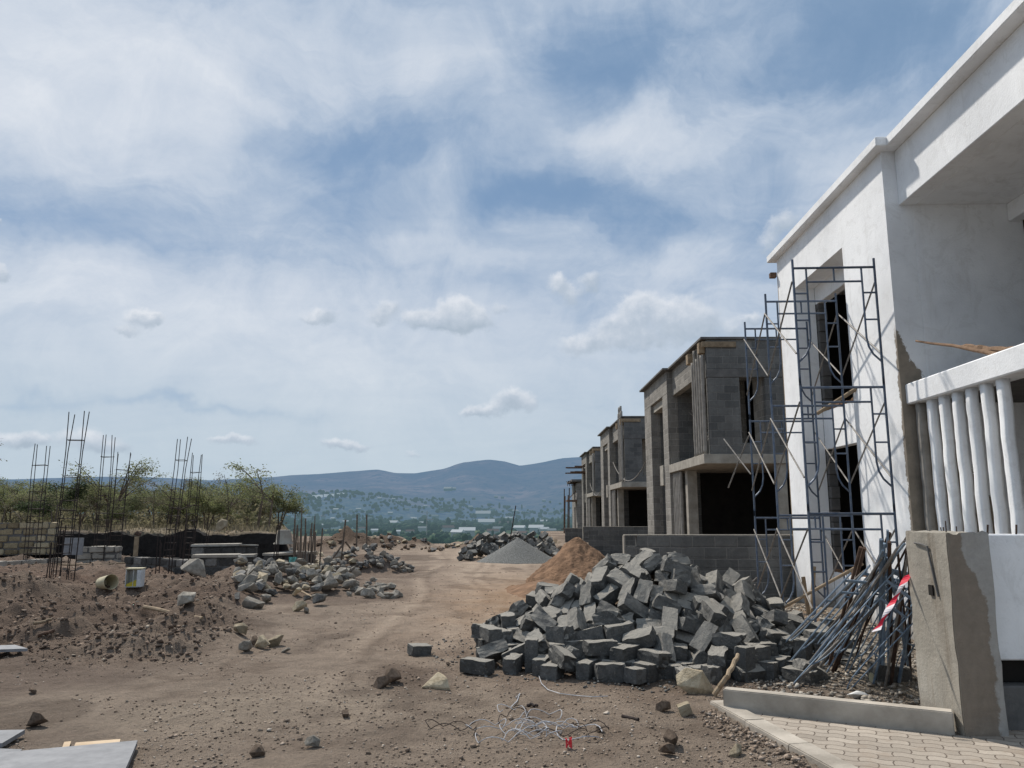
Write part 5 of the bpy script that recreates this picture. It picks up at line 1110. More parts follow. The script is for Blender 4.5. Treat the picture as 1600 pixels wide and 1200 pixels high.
(0.758,11.248,0.314,0.156,0.151,-0.568,-0.794,0.305),(3.188,10.504,0.43,0.007,-0.394,0.694,0.603,0.305),(3.534,10.624,0.255,0.748,-0.493,0.373,-0.243,0.305),(1.925,11.487,0.3,0.792,-0.192,0.383,0.435,0.15),(0.872,11.469,0.251,0.541,0.836,0.081,-0.047,0.305),
(2.493,11.572,0.314,0.01,-0.312,0.948,0.055,0.305),(1.367,10.548,0.72,0.347,-0.214,0.16,0.899,0.305),(2.238,11.281,0.498,0.013,0.51,0.86,0.001,0.305),(1.059,11.74,0.267,0.24,0.48,-0.457,-0.709,0.305),(1.559,11.511,0.322,0.093,0.058,0.872,-0.477,0.305),
(2.252,8.466,0.186,0.891,0.376,-0.099,-0.234,0.305),(2.277,10.896,0.663,0.184,0.387,-0.879,0.207,0.305),(2.073,11.385,0.353,0.459,-0.667,-0.585,-0.046,0.305),(0.082,11.39,0.122,0.136,0.782,0.58,-0.182,0.305),(2.169,10.978,0.638,0.768,0.476,0.403,0.145,0.305),
(2.261,11.282,0.36,0.202,0.226,-0.679,-0.668,0.305),(1.794,11.729,0.407,0.567,0.224,-0.26,-0.749,0.305),(1.478,11.069,0.614,0.127,0.572,0.635,0.504,0.164),(0.827,10.492,0.637,0.279,0.741,-0.566,-0.229,0.305),(1.569,10.916,0.694,0.952,0.066,0.283,-0.098,0.305),
(1.28,10.38,0.923,0.307,-0.238,0.124,0.913,0.305),(1.469,11.407,0.456,0.94,0.282,-0.004,0.191,0.305),(1.273,11.11,0.546,0.007,0.762,-0.545,0.35,0.195),(2.833,10.05,0.603,0.329,0.109,-0.873,0.343,0.156)]
# ------------------------------------------------------------------ heap of concrete blocks (positions settled by a physics run)
BLK = []
BW, BH = .075, .0625
def block_mesh(seed, L, worn):
    rr = random.Random(seed); bm = bmesh.new()
    box(bm, -L/2, L/2, -BW, BW, -BH, BH)
    bmesh.ops.subdivide_edges(bm, edges=list(bm.edges), cuts=3, use_grid_fill=True)
    for v in bm.verts:
        q = v.co.copy(); e = sum((abs(abs(q.x)-L/2) < .004, abs(abs(q.y)-BW) < .004, abs(abs(q.z)-BH) < .004))
        j = .0022 if e < 2 else .0045*worn
        v.co += Vector((rr.uniform(-j, j), rr.uniform(-j, j), rr.uniform(-j, j)))
        if e >= 2: v.co *= 1-.012*rr.random()*worn
        if e == 3: v.co *= 1-.05*rr.random()*worn
    if worn > 1.5:   # broken end
        for v in bm.verts:
            if v.co.x > L*.22: v.co.x -= (v.co.x-L*.22)*(.25+.5*rr.random())*(1 if v.co.z > -.02 else .45)
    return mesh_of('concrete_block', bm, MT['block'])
VARS = [block_mesh(s, .305, 1+(s % 3)*.35) for s in range(7)] + [block_mesh(20+s, .305, 2.0) for s in range(2)]
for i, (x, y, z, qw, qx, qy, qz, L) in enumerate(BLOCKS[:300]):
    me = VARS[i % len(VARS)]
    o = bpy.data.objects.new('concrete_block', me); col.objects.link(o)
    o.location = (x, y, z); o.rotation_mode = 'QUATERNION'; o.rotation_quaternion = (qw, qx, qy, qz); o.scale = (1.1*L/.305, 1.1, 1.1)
    px = x/y
    side = 'left' if x < .9 else ('middle' if x < 2.3 else 'right'); hgt = 'foot' if z < .22 else ('slope' if z < .62 else 'crest')
    brk = 'half length' if L < .25 else 'dark grey'
    lab = {'foot': '%s concrete block at the foot of the big block heap, %s part', 'slope': '%s concrete block on the slope of the big block heap, %s part', 'crest': '%s concrete block near the crest of the big block heap, %s part'}[hgt] % (brk, side)
    tag(o, lab, 'block', 'blocks of the big heap, %s %s %s' % (brk, side, hgt))
bm = bmesh.new()
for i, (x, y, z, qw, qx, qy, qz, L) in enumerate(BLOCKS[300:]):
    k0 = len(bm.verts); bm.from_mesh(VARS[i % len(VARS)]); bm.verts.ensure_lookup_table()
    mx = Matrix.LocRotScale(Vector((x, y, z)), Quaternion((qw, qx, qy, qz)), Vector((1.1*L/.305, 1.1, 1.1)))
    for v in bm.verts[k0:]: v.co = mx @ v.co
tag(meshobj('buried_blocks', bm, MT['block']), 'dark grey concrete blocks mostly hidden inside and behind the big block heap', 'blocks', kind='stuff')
# stray block and broken ones to the right of the heap
for i, (px, py, rx, ry, rz, lab) in enumerate([(655, 1023, 4, 3, 30, 'single dark block lying alone left of the big heap'), (1198, 1050, 5, 20, 70, 'flat block lying in front of the leaning tubes'), (1172, 1062, 20, 0, 20, 'block tilted on the rubble beside the stick'),
      (1390, 1062, 2, 6, 10, 'small block half hidden under the leaning tubes'), (1215, 1003, 10, 5, 120, 'block on the rubble under the middle scaffold leg'), (1175, 990, 0, 12, 40, 'block lying at the right toe of the heap'), (1240, 985, 8, 3, 5, 'pale block under the scaffold foot'),
      (1180, 968, 30, 5, 60, 'block tipped on end near the farthest scaffold leg'), (1270, 1062, 14, 25, 15, 'wedge shaped broken block by the front tube feet'), (1225, 1022, 25, 5, 150, 'block leaning in the rubble behind the long tube')]):
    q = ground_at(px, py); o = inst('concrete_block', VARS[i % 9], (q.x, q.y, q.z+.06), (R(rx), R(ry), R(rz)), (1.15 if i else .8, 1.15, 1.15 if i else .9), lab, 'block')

# ------------------------------------------------------------------ stones
RK = {k: [mesh_of('stone', rock_bm(100+j, flat=f), MT[k]) for j, f in enumerate(((1.2, .9, .75), (1, 1, .8), (1.4, .85, .6), (1.1, .8, .9), (1.3, 1, .65), (.9, 1.2, .7)))] for k in ('palestone', 'greystone', 'darkstone', 'clod')}
rr = random.Random(8)
def stone(kind, x, y, s, label, cat='stone', group=None, name='stone', sink=.25, up=0):
    o = inst(name, rr.choice(RK[kind]), (x, y, hz(x, y)+s*(.38-sink)+up), (rr.uniform(-.5, .5), rr.uniform(-.5, .5), rr.uniform(0, 6.3)), (s, s, s), label, cat, group); return o
def heap(n, cx, cy, rx, ry, h, kinds, s0, s1, name, labelf, groupf, sx=0):
    for i in range(n):
        a = rr.uniform(0, 2*PI); r = rr.random()**.6
        x = cx+r*math.cos(a)*rx; y = cy+r*math.sin(a)*ry; k = rr.choice(kinds); s = rr.uniform(s0, s1)*(1.1-.3*r)
        up = h*(1-r)**.8*(rr.uniform(.55, 1)) 
        zone = 'top' if r < .4 else ('left side' if x < cx else 'right side')
        stone(k, x, y, s, labelf(k, zone), 'stone', groupf(k, zone), name, .12, up)
KN = {'palestone': 'pale tan', 'greystone': 'grey', 'darkstone': 'dark grey', 'clod': 'brown'}
# pale quarry stones left of the track
spots = []
for i in range(215):
    f = rr.random(); px = 372+f*185+rr.gauss(0, 16); py = 902+f*8+rr.gauss(0, 17)
    if py > 950 or py < 868: continue
    q = ground_at(px, py); s = rr.uniform(.15, .40)*(1 if rr.random()<.8 else 1.25); k = rr.choice(('palestone', 'greystone', 'greystone', 'greystone', 'darkstone'))
    z = 'back' if py < 893 else ('middle' if py < 918 else 'front')
    stone(k, q.x, q.y, s, '%s rough quarry stone in the %s of the spread left of the track' % (KN[k], z), 'stone', '%s quarry stones, %s of the spread' % (KN[k], z), 'quarry_stone', .1, .10*max(0, 1-abs(px-465)/110)*rr.random()*2)
for i in range(26):
    px = rr.uniform(540, 625); py = rr.uniform(918, 936); q = ground_at(px, py)
    stone('greystone', q.x, q.y, rr.uniform(.15, .34), 'flat grey stone scattered at the edge of the track', 'stone', 'flat grey stones by the track', 'quarry_stone', .2)
# dark stone pile under the leaning stakes
a = ground_at(572, 893); heap(120, -4.3, 23.1, 1.5, 1.25, .16, ('darkstone', 'darkstone', 'greystone'), .16, .34, 'rubble_stone', lambda k, z: '%s broken stone on the %s of the small pile by the track' % (KN[k], z), lambda k, z: '%s stones of the small pile, %s' % (KN[k], z))
# far rubble of broken blocks
for i in range(150):
    f = rr.random(); X = -1.75+f*3.6; Yc = 29.5+f*3.2; r = rr.gauss(0, .55); y = Yc+r*1.3; up = max(0, .85-abs(r)*.75)*rr.uniform(.5, 1)*min(1, f*4+.35)*min(1, (1-f)*5+.3)
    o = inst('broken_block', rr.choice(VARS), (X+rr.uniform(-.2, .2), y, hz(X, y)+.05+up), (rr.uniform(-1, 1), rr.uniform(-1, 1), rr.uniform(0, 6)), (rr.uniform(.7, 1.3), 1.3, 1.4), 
             'broken grey block in the long rubble ridge beside the gravel cone, %s end' % ('left' if f < .33 else 'right' if f > .66 else 'middle, not an'), 'block', 'broken blocks of the far ridge, part %s' % ('left' if f < .33 else 'right' if f > .66 else 'middle'))
    if .33 <= f <= .66: o['label'] = 'broken grey block in the middle of the long rubble ridge behind the gravel cone'
for i in range(60):
    X = rr.uniform(-9.5, -4.0); y = 40+rr.uniform(-2.2, .5); stone(rr.choice(('clod', 'clod', 'darkstone', 'palestone')), X, y, rr.uniform(.15, .45), 'brown lump on the long spoil mound left of the track end', 'clod', 'lumps on the long spoil mound', 'spoil_lump', .2)
for i in range(70):
    X = rr.uniform(-3.6, 2.9); y = rr.uniform(34.5, 38) ; stone(rr.choice(('palestone', 'clod', 'darkstone')), X, y, rr.uniform(.18, .5), 'rough lump of spoil along the far edge of the site', 'stone', 'spoil lumps on the far edge', 'spoil_lump', .2)
# loose single stones on the open ground
for px, py, s, k, lab, up in [(375, 990, .26, 'palestone', 'squarish yellow stone lying alone on the dark soil', 0), (397, 1010, .20, 'clod', 'round brown stone at the left of the small foreground group', 0), (408, 1013, .24, 'palestone', 'tan stone standing in the middle of the small foreground group', 0),
        (430, 1010, .30, 'palestone', 'long tan stone at the right of the small foreground group', 0), (382, 1018, .22, 'greystone', 'low grey stone in front of the small foreground group', 0), (446, 1020, .13, 'greystone', 'small whitish chip beside the small foreground group', 0),
        (612, 1066, .26, 'clod', 'large broken soil clod in the middle foreground', 0), (598, 1074, .2, 'clod', 'smaller clod leaning on the large soil clod', -.02), (684, 1074, .34, 'palestone', 'pale half buried stone right of the soil clod', -.09),
        (957, 1056, .27, 'palestone', 'cream stone at the front edge of the block heap', 0), (1084, 1082, .42, 'palestone', 'big white crusted boulder between the block heap and the kerb', -.06), (540, 1120, .13, 'clod', 'brown clod alone near the bottom centre', 0),
        (488, 1168, .12, 'greystone', 'grey brown pebble near the bottom edge', 0), (403, 1182, .14, 'clod', 'dark clod at the bottom edge left of centre', 0), (50, 1084, .13, 'clod', 'small clod near the left edge', 0), (58, 1136, .18, 'clod', 'dark flat clod above the grey sheets', 0),
        (1050, 1166, .18, 'clod', 'brown stone near the bottom, left of the edging strip', 0), (1043, 1180, .15, 'clod', 'darker stone just below its brown neighbour near the bottom', 0), (937, 1144, .09, 'clod', 'small dark clod right of the wire tangle', 0), (1037, 1112, .15, 'clod', 'reddish clod left of the white brick', 0),
        (1150, 1180, .12, 'palestone', 'small pale stone near the edging strip bottom', 0), (305, 905, .75, 'greystone', 'big grey boulder at the edge of the excavation', .0), (345, 852, .62, 'palestone', 'orange tan boulder sitting on the low stone wall', .55), (468, 955, .28, 'palestone', 'white stone at the right of the dark broken soil', 0), (478, 958, .22, 'greystone', 'grey white stone beside the white stone on dark soil', 0),
        (395, 950, .45, 'greystone', 'large slanted grey rock in the dark broken soil', 0), (290, 948, .4, 'greystone', 'rounded grey rock on the dark soil below the bucket', 0), (178, 880, .32, 'palestone', 'whitish lump of stone in the excavation', 0), (129, 876, .5, 'palestone', 'flat tan block behind the leaning rebar cage', 0), (415, 942, .4, 'greystone', 'grey rock behind the slanted one', 0),
        (700, 1040, .08, 'clod', 'little clod in front of the heap left toe', 0), (790, 1030, .07, 'clod', 'tiny clod touching the heap front', 0)]:
    q = ground_at(px, py); stone(k, q.x, q.y, s, lab, 'stone' if k != 'clod' else 'clod', None, 'loose_stone' if k != 'clod' else 'soil_clod', .15, up)
q = ground_at(1070, 1118); inst('white_brick', VARS[0], (q.x, q.y, q.z+.05), (R(70), 0, R(85)), (.35, .55, .8), 'small whitish brick standing on the soil by the edging strip', 'brick').data = (lambda me: (me.materials.clear(), me.materials.append(MT['palestone']), me)[2])(VARS[0].copy())
stick('stick', [ground_at(1117, 1088)+Vector((0, 0, .02)), at(1136, 1056, 7.25), at(1153, 1023, 7.55)], .026, .02, MT['timber'], 'crooked bare stick leaning on the right front of the block heap', 'stick', 4)
stick('timber_batten', [ground_at(224, 956)+Vector((0, 0, .05)), ground_at(316, 972)+Vector((0, 0, .04))], .03, .028, MT['timber'], 'long pale batten lying on the dark soil at the left', 'plank', 5)
stick('timber_batten', [ground_at(455, 924)+Vector((0, 0, .1)), ground_at(494, 940)+Vector((0, 0, .04))], .022, .02, MT['timber'], 'short batten lying on the stones near the track', 'plank', 6)
stick('timber_batten', [ground_at(52, 981)+Vector((0, 0, .05)), ground_at(80, 975)+Vector((0, 0, .04))], .022, .02, MT['timber'], 'short batten at the left edge on dark soil', 'plank', 7)
stick('timber_batten', [ground_at(58, 1000)+Vector((0, 0, .05)), ground_at(84, 990)+Vector((0, 0, .04))], .022, .02, MT['timberdark'], 'second short batten just below the first at the left', 'plank', 8)
for i, (a, b_, lab) in enumerate([((824, 1104), (840, 1106), 'short black offcut lying near the wires'), ((973, 1122), (998, 1127), 'thin black offcut left of the reddish clod')]):
    stick('black_offcut', [ground_at(*a)+Vector((0, 0, .015)), ground_at(*b_)+Vector((0, 0, .015))], .014, .012, MT['rebar'], lab, 'offcut', 30+i)
stick('rusty_rod', [ground_at(48, 887)+Vector((0, 0, .1)), ground_at(120, 887)+Vector((0, 0, .08)), ground_at(200, 884)+Vector((0, 0, .08))], .025, .02, MT['timber'], 'long thin pole lying in front of the leaning rebar cages', 'pole', 9)

# sheets lying at the lower left
def plate(name, pts, th, m, label, cat, lift=.0):
    bm = bmesh.new(); G = [ground_at(*p) for p in pts]; zt = max(g.z for g in G)+th+lift
    hi = [bm.verts.new((g.x, g.y, zt)) for g in G]; lo = [bm.verts.new((g.x, g.y, zt-th)) for g in G]
    bm.faces.new(hi); bm.faces.new(list(reversed(lo))); n = len(G)
    for i in range(n): bm.faces.new((lo[i], lo[(i+1) % n], hi[(i+1) % n], hi[i]))
    bmesh.ops.recalc_face_normals(bm, faces=bm.faces)
    return tag(meshobj(name, bm, m), label, cat)
plate('cement_sheet', [(-40, 1196), (70, 1185), (214, 1170), (206, 1192), (192, 1225), (-60, 1240)], .035, MT['sheet'], 'large grey sheet lying on the ground at the bottom left', 'sheet', .02)
plate('plywood_piece', [(110, 1182), (118, 1166), (188, 1159), (184, 1175)], .018, MT['ply'], 'tan plywood piece half under the large grey sheet', 'plywood', .0)
plate('cement_sheet', [(-20, 1175), (-20, 1156), (38, 1153), (2, 1174)], .03, MT['sheet'], 'triangular grey sheet end at the left edge, above the large sheet', 'sheet', .02)
plate('cement_sheet', [(-10, 1183), (-8, 1176), (34, 1179), (24, 1185)], .015, MT['sheet'], 'small grey broken sheet piece between the larger ones', 'sheet', .01)
plate('plywood_piece', [(96, 1174), (100, 1163), (111, 1163), (106, 1174)], .012, MT['ply'], 'small torn plywood scrap left of the plywood piece', 'plywood', .0)
plate('cement_sheet', [(-30, 1030), (-30, 1018), (22, 1020), (42, 1028)], .03, MT['sheet'], 'pale thin sheet at the left edge on the dark soil', 'sheet', .03)
# wire tangle
wt = thing('wire_tangle', 'tangle of pale grey electric wires with a red scrap on the ground', 'wires', tuple(ground_at(790, 1150)))
rr = random.Random(77)
def wire(cx, cy, n, spread, m=MT['wire'], r=.0032, loop=None):
    pts = []; x, y = cx, cy; a = rr.uniform(0, 6.3); k = rr.choice((-1, 1))*rr.uniform(.08, .3)
    for i in range(n):
        x += math.cos(a)*spread; y += math.sin(a)*spread*.8; a += k+rr.uniform(-.12, .12)
        if math.hypot(x-cx, y-cy) > .42: a += PI*.25
        pts.append(Vector((x, y, hz(x, y)+.012+.05*abs(math.sin(i*.5+cx*9))))-wt.location)
    bm = bmesh.new(); tube(bm, pts, r, 6); meshobj('wire', bm, m, wt, smooth=True)
for i in range(13):
    q = ground_at(rr.choice((735, 775, 790, 800, 850, 880)) + rr.uniform(-20, 20), rr.uniform(1128, 1172)); wire(q.x, q.y, rr.randint(16, 34), .04, MT['wire'] if i % 4 else MT['rebar'])
q = ground_at(905, 1150)
bm = bmesh.new(); tube(bm, [q-wt.location+Vector((.17*math.cos(t*.35), .20*math.sin(t*.35), .03+.02*math.sin(t))) for t in range(17)], .004, 6); meshobj('wire', bm, MT['wire'], wt)
q = ground_at(888, 1170)-wt.location; bm = bmesh.new()
for k in range(7): tube(bm, [q+Vector((rr.uniform(-.03, .03), rr.uniform(-.03, .03), .01)), q+Vector((rr.uniform(-.03, .03), rr.uniform(-.03, .03), .07))], .006, 4)
meshobj('red_scrap', bm, MT['redplastic'], wt)
pts = [ground_at(*p)+Vector((0, 0, .012)) for p in ((842, 1058), (846, 1070), (856, 1080), (875, 1086), (900, 1089), (925, 1091), (950, 1090))]
bm = bmesh.new(); tube(bm, pts, .004, 5); tag(meshobj('loose_wire', bm, MT['wire']), 'single pale wire lying between the block heap and the tangle', 'wire')
pts = [ground_at(*p)+Vector((0, 0, .012)) for p in ((798, 1108), (808, 1098), (812, 1086), (806, 1092))]
bm = bmesh.new(); tube(bm, pts, .005, 5); tag(meshobj('loose_wire', bm, MT['wire']), 'short curl of pale wire above the tangle', 'wire')
# crumpled white bag and bottle on the rubble by the kerb
q = ground_at(1340, 1092); o = inst('crumpled_bag', mesh_of('crumpled_bag', rock_bm(71, rough=.6, flat=(1.3, .8, .35)), MT['white']), (q.x, q.y, q.z+.03), (0, 0, .4), (.22, .22, .22), 'crumpled white bag on the rubble behind the raised kerb', 'bag')
q = ground_at(1376, 1066); bm = bmesh.new(); tube(bm, [(-.09, 0, 0), (.05, 0, 0), (.07, 0, 0), (.09, 0, 0)], .045, 12); o = meshobj('plastic_bottle', bm, MT['plastic']); o.location = (q.x, q.y, q.z+.04); tag(o, 'dusty cream plastic container on the rubble under the tubes', 'container')

# rubble, clods and pebbles nobody could count
def scatter(name, n, fn, m, label, seed, cat='gravel'):
    rg = np.random.default_rng(seed); base = []
    for j in range(6):
        b_ = rock_bm(300+j, flat=(1.2, 1, .75)) if False else None
        bm = bmesh.new(); r2 = random.Random(seed*10+j)
        pts = [bm.verts.new(Vector((r2.gauss(0, 1), r2.gauss(0, 1), r2.gauss(0, .7))).normalized()*.5*(1-.3*r2.random())) for _ in range(9)]
        bmesh.ops.convex_hull(bm, input=pts); bm.verts.ensure_lookup_table()
        loose = [v for v in bm.verts if not v.link_faces]; bmesh.ops.delete(bm, geom=loose, context='VERTS'); bmesh.ops.triangulate(bm, faces=bm.faces)
        bm.verts.index_update(); base.append((np.array([v.co[:] for v in bm.verts]), np.array([[v.index for v in f.verts] for f in bm.faces]))); bm.free()
    x, y, s = fn(rg, n); z = height(x, y)
    Vs, Fs, o_ = [], [], 0
    for i in range(len(x)):
        v, f = base[i % 6]; a = rg.random()*6.28; ca, sa = math.cos(a), math.sin(a)
        q = v*s[i]; q = np.stack([q[:, 0]*ca-q[:, 1]*sa, q[:, 0]*sa+q[:, 1]*ca, q[:, 2]*(.6+.4*rg.random())], 1)+np.array([x[i], y[i], z[i]+s[i]*.16])
        Vs.append(q); Fs.append(f+o_); o_ += len(v)
    V = np.concatenate(Vs); F = np.concatenate(Fs).astype(np.int32)
    me = bpy.data.meshes.new(name); me.vertices.add(len(V)); me.vertices.foreach_set('co', V.astype(np.float32).ravel()); me.loops.add(F.size); me.loops.foreach_set('vertex_index', F.ravel())
    me.polygons.add(len(F)); me.polygons.foreach_set('loop_start', np.arange(0, F.size, 3, dtype=np.int32)); me.polygons.foreach_set('loop_total', np.full(len(F), 3, dtype=np.int32)); me.update(); me.validate()
    me.materials.append(m); o = bpy.data.objects.new(name, me); col.objects.link(o); return tag(o, label, cat, kind='stuff')
def pebble_mat(name, stops):
    m, nt, b, out = mat(name); g = N(nt, 'ShaderNodeNewGeometry')
    f = g.outputs['Random Per Island']; c = ramp(nt, f, stops); k = M(nt, 'MULTIPLY_ADD', noise(nt, g.outputs['Position'], 60, 4, .6), .7, .65)
    setin(nt, b.inputs['Base Color'], VM(nt, 'MULTIPLY', c, vecs(nt, k))); b.inputs['Roughness'].default_value = 1; return m
mp1 = pebble_mat('earth_pebbles', [(0, (.14, .105, .08)), (.5, (.24, .187, .143)), (.85, (.31, .25, .2)), (1, (.45, .40, .34))])
mp2 = pebble_mat('dark_clods', [(0, (.10, .072, .054)), (.6, (.165, .122, .093)), (.95, (.23, .18, .14)), (1, (.42, .37, .30))])
mp3 = pebble_mat('pale_rubble', [(0, (.16, .14, .12)), (.5, (.27, .24, .20)), (1, (.42, .39, .34))])
def f1(rg, n):
    y = 1/(1/3.2+rg.random(n)*(1/26-1/3.2)); x = (rg.random(n)*1.5-.85)*y
    dens = fbm(x*1.3, y*1.3, 4, 91); ok = (dens > .46-.1*rg.random(n)) & (pave_mask(x, y) < .3) & ~((x > .1) & (x < 3.3) & (y > 8.6) & (y < 11.6)); x, y = x[ok], y[ok]
    s = .005+.022*rg.random(len(x))**3*(1+y*.05); big = rg.random(len(x)) < .02; s = np.where(big, s+.045*rg.random(len(x))**2, s); return x, y, s
scatter('pebbles', 60000, f1, mp1, 'small earth coloured pebbles and crumbs strewn over the open ground', 1)
def f2(rg, n):
    y = 1/(1/8.+rg.random(n)*(1/30-1/8.)); x = (rg.random(n)*.75-.78)*y; ok = clod_mask(x, y) > .25+.5*rg.random(n); x, y = x[ok], y[ok]
    return x, y, .012+.10*rg.random(len(x))**7*(.6+y*.03)
scatter('soil_rubble', 42000, f2, mp2, 'dark brown crumbly clods covering the broken soil on the left', 2, 'soil')
def f3(rg, n):
    x = 2.3+rg.random(n)*2.6; y = 6.3+rg.random(n)*7.0; ky = KA.y+(x-KA.x)*(KB.y-KA.y)/(KB.x-KA.x)+.15
    ok = (y > ky) & ((x > 2.9) | (y < 8.6)) & ~((x > 3.25) & (y < 6.8)); x, y = x[ok], y[ok]; return x, y, .010+.08*rg.random(len(x))**4.5
scatter('building_rubble', 13000, f3, mp3, 'pale plaster and stone crumbs covering the strip before the white house', 3, 'rubble')
def f5(rg, n):
    a = rg.random(n)*6.283; r = .72+.42*rg.random(n)**1.5; x = 1.7+2.45*r*np.cos(a); y = 10.0+2.25*r*np.sin(a); ok = (y < 10.6) & (pave_mask(x, y) < .2); x, y = x[ok], y[ok]
    return x, y, .008+.05*rg.random(len(x))**4
scatter('block_chips', 5200, f5, pebble_mat('block_chip', [(0, (.07, .07, .068)), (.6, (.15, .148, .14)), (1, (.27, .26, .235))]), 'grey chips and crumbs broken off the concrete blocks around the heap foot', 6, 'rubble')
def f4(rg, n):
    t = rg.random(n); x = ea.x+(KA.x-ea.x)*t*0 + (eb.x-ea.x)*t-.08-.25*rg.random(n)**2; y = ea.y+(eb.y-ea.y)*t; return x, y, .01+.05*rg.random(n)**2.5
scatter('edge_crumbs', 700, f4, mp1, 'soil crumbs heaped along the edging strip', 4, 'soil')

# ------------------------------------------------------------------ sand heap and gravel cone
def mound(name, label, cx, cy, rx, ry, h, m, seed, rough, cat, skew=0, pw=1.1, n=90):
    bm = bmesh.new(); t_ = np.linspace(-1.1, 1.1, n+1); U, Vv = np.meshgrid(t_, t_, indexing='ij'); D = np.hypot(U, Vv)
    X = cx+U*rx+skew*(1-np.minimum(1, D)); Y = cy+Vv*ry
    Wn = fbm(X*2.2, Y*2.2, 5, seed)-.5; Z = h*np.clip(1-D-Wn*rough*.6, 0, None)**pw + np.where(D < .95, rough*h*.35*Wn, 0) - np.where(D > .98, .05, 0)
    Z = Z + rough*h*.10*(fbm(X*9, Y*9, 4, seed+7)-.5)*(D < .95)
    g = [[bm.verts.new((X[i, j]-cx, Y[i, j]-cy, Z[i, j])) for j in range(n+1)] for i in range(n+1)]
    for i in range(n):
        for j in range(n): bm.faces.new((g[i][j], g[i+1][j], g[i+1][j+1], g[i][j+1]))
    o = meshobj(name, bm, m, smooth=True); o.location = (cx, cy, hz(cx, cy)-.02); return tag(o, label, cat)
mound('gravel_heap', 'smooth grey cone of crushed gravel beside the far rubble ridge', .22, 27.8, 1.5, 1.4, .86, MT['gravel'], 3, .10, 'gravel heap', pw=1.05)
mound('sand_heap', 'orange brown heap of sand behind the block heap', 1.68, 19.9, 1.4, 1.5, 1.12, MT['orangesand'], 5, .95, 'sand heap', pw=1.0)
mound('sand_spill', 'low orange sand spill reaching from the sand heap towards the track', .75, 17.2, 1.0, 2.4, .30, MT['orangesand'], 6, .7, 'sand', pw=1.0)
q = ground_at(808, 879); bm = bmesh.new(); tube(bm, [(-.45, 0, .06), (.45, .05, .08)], .06, 8); o = meshobj('concrete_pipe', bm, MT['slab']); o.location = q; tag(o, 'pale round post lying at the foot of the gravel cone', 'post')

# ------------------------------------------------------------------ foundations, rebar and site clutter on the left
def low_wall(label, p0, p1, Y0, Y1, z0, z1, w, m, cap=None, name='foundation_wall', seed=0):
    a0, _ = bearing(p0, 860); a1, _ = bearing(p1, 860); A, B = Vector((a0*Y0, Y0, 0)), Vector((a1*Y1, Y1, 0)); d = (B-A); L = d.length; an = math.atan2(d.y, d.x)
    t = thing(name, label, 'wall', tuple(A), an); rr = random.Random(seed)
    bm = bmesh.new(); x = 0; rows = max(1, round((z1-z0)/.24))
    for k in range(rows):
        x = 0
        while x < L:
            l = min(rr.uniform(.28, .5), L-x)
            if l < .05: break
            vs = box(bm, x+.012, x+l-.012, rr.uniform(-.03, .04), w-rr.uniform(-.02, .04), z0+k*(z1-z0)/rows+rr.uniform(.006, .03), z0+(k+1)*(z1-z0)/rows-rr.uniform(0, .03))
            for v in vs: v.co += Vector((rr.uniform(-.012, .012), rr.uniform(-.015, .015), rr.uniform(-.018, .018)))
            bmesh.ops.bevel(bm, geom=list({e for v in vs for e in v.link_edges}), offset=.025, segments=2, affect='EDGES'); x += l
    meshobj('stonework', bm, m, t)
    bm = bmesh.new(); box(bm, .02, L-.02, .05, w-.05, z0, z1-.02); meshobj('mortar', bm, MT['slabdark'], t)
    if cap:
        bm = bmesh.new(); x = 0
        while x < L-.01:
            l = min(rr.uniform(.6, 1.4), L-x); vs = box(bm, x, x+l-.004, -.04, w+.04, z1+rr.uniform(0, .015), z1+.05+rr.uniform(0, .03))
            for v in vs: v.co += Vector((0, rr.uniform(-.04, .04), rr.uniform(-.02, .02)))
            x += l
        meshobj('capping', bm, cap, t)
    return t
low_wall('stack of tan stone blocks laid as a wall at the left edge', -30, 84, 27.0, 27.6, .25, 1.38, .45, MT['tancourse'], seed=1, name='stone_block_wall')
low_wall('low dark stone foundation wall with a pale capping, nearest of the trench walls', 300, 398, 19.6, 19.8, -.2, .58, .4, MT['darkcourse'], MT['slab'], seed=2)
low_wall('upper dark foundation wall carrying the tan boulder', 298, 400, 22.5, 22.8, .0, .72, .45, MT['darkcourse'], MT['slab'], seed=3)
low_wall('right hand foundation wall under the cement cone', 428, 494, 20.6, 21.8, -.1, .56, .45, MT['darkcourse'], MT['slab'], seed=4)
low_wall('short foundation wall in front of the stake thicket', 436, 498, 19.6, 20.8, -.1, .30, .35, MT['darkcourse'], MT['slab'], seed=5)
low_wall('long grey footing running along the black bank', 118, 188, 25.2, 25.6, .0, .62, .5, MT['slab'], None, seed=6)
low_wall('long low footing edge at the left of the excavation', -20, 100, 22.8, 25.4, .05, .27, .35, MT['slab'], None, seed=7)
low_wall('low dark footing behind the bucket', 195, 300, 23.5, 21.5, -.05, .40, .45, MT['darkcourse'], None, seed=8)
bm = bmesh.new(); box(bm, 0, .95*.62, 0, .05, 0, .50); o = meshobj('grey_board', bm, MT['sheet']); o.location = at(97, 866, 23.4)+Vector((0, 0, -.02)); tag(o, 'upright grey board standing in front of the black bank', 'board')
for i, (a, b_, lab) in enumerate([((112, 863), (145, 873), 'left plank leading down into the excavation'), ((142, 873), (212, 858), 'long pale plank rising to the marker post'), ((125, 863), (200, 858), 'pale plank lying behind the long one')]):
    stick('plank', [ground_at(*a)+Vector((0, 0, .2)), ground_at(*b_)+Vector((0, 0, .25))], .045, .045, MT['timber'], lab, 'plank', 50+i)
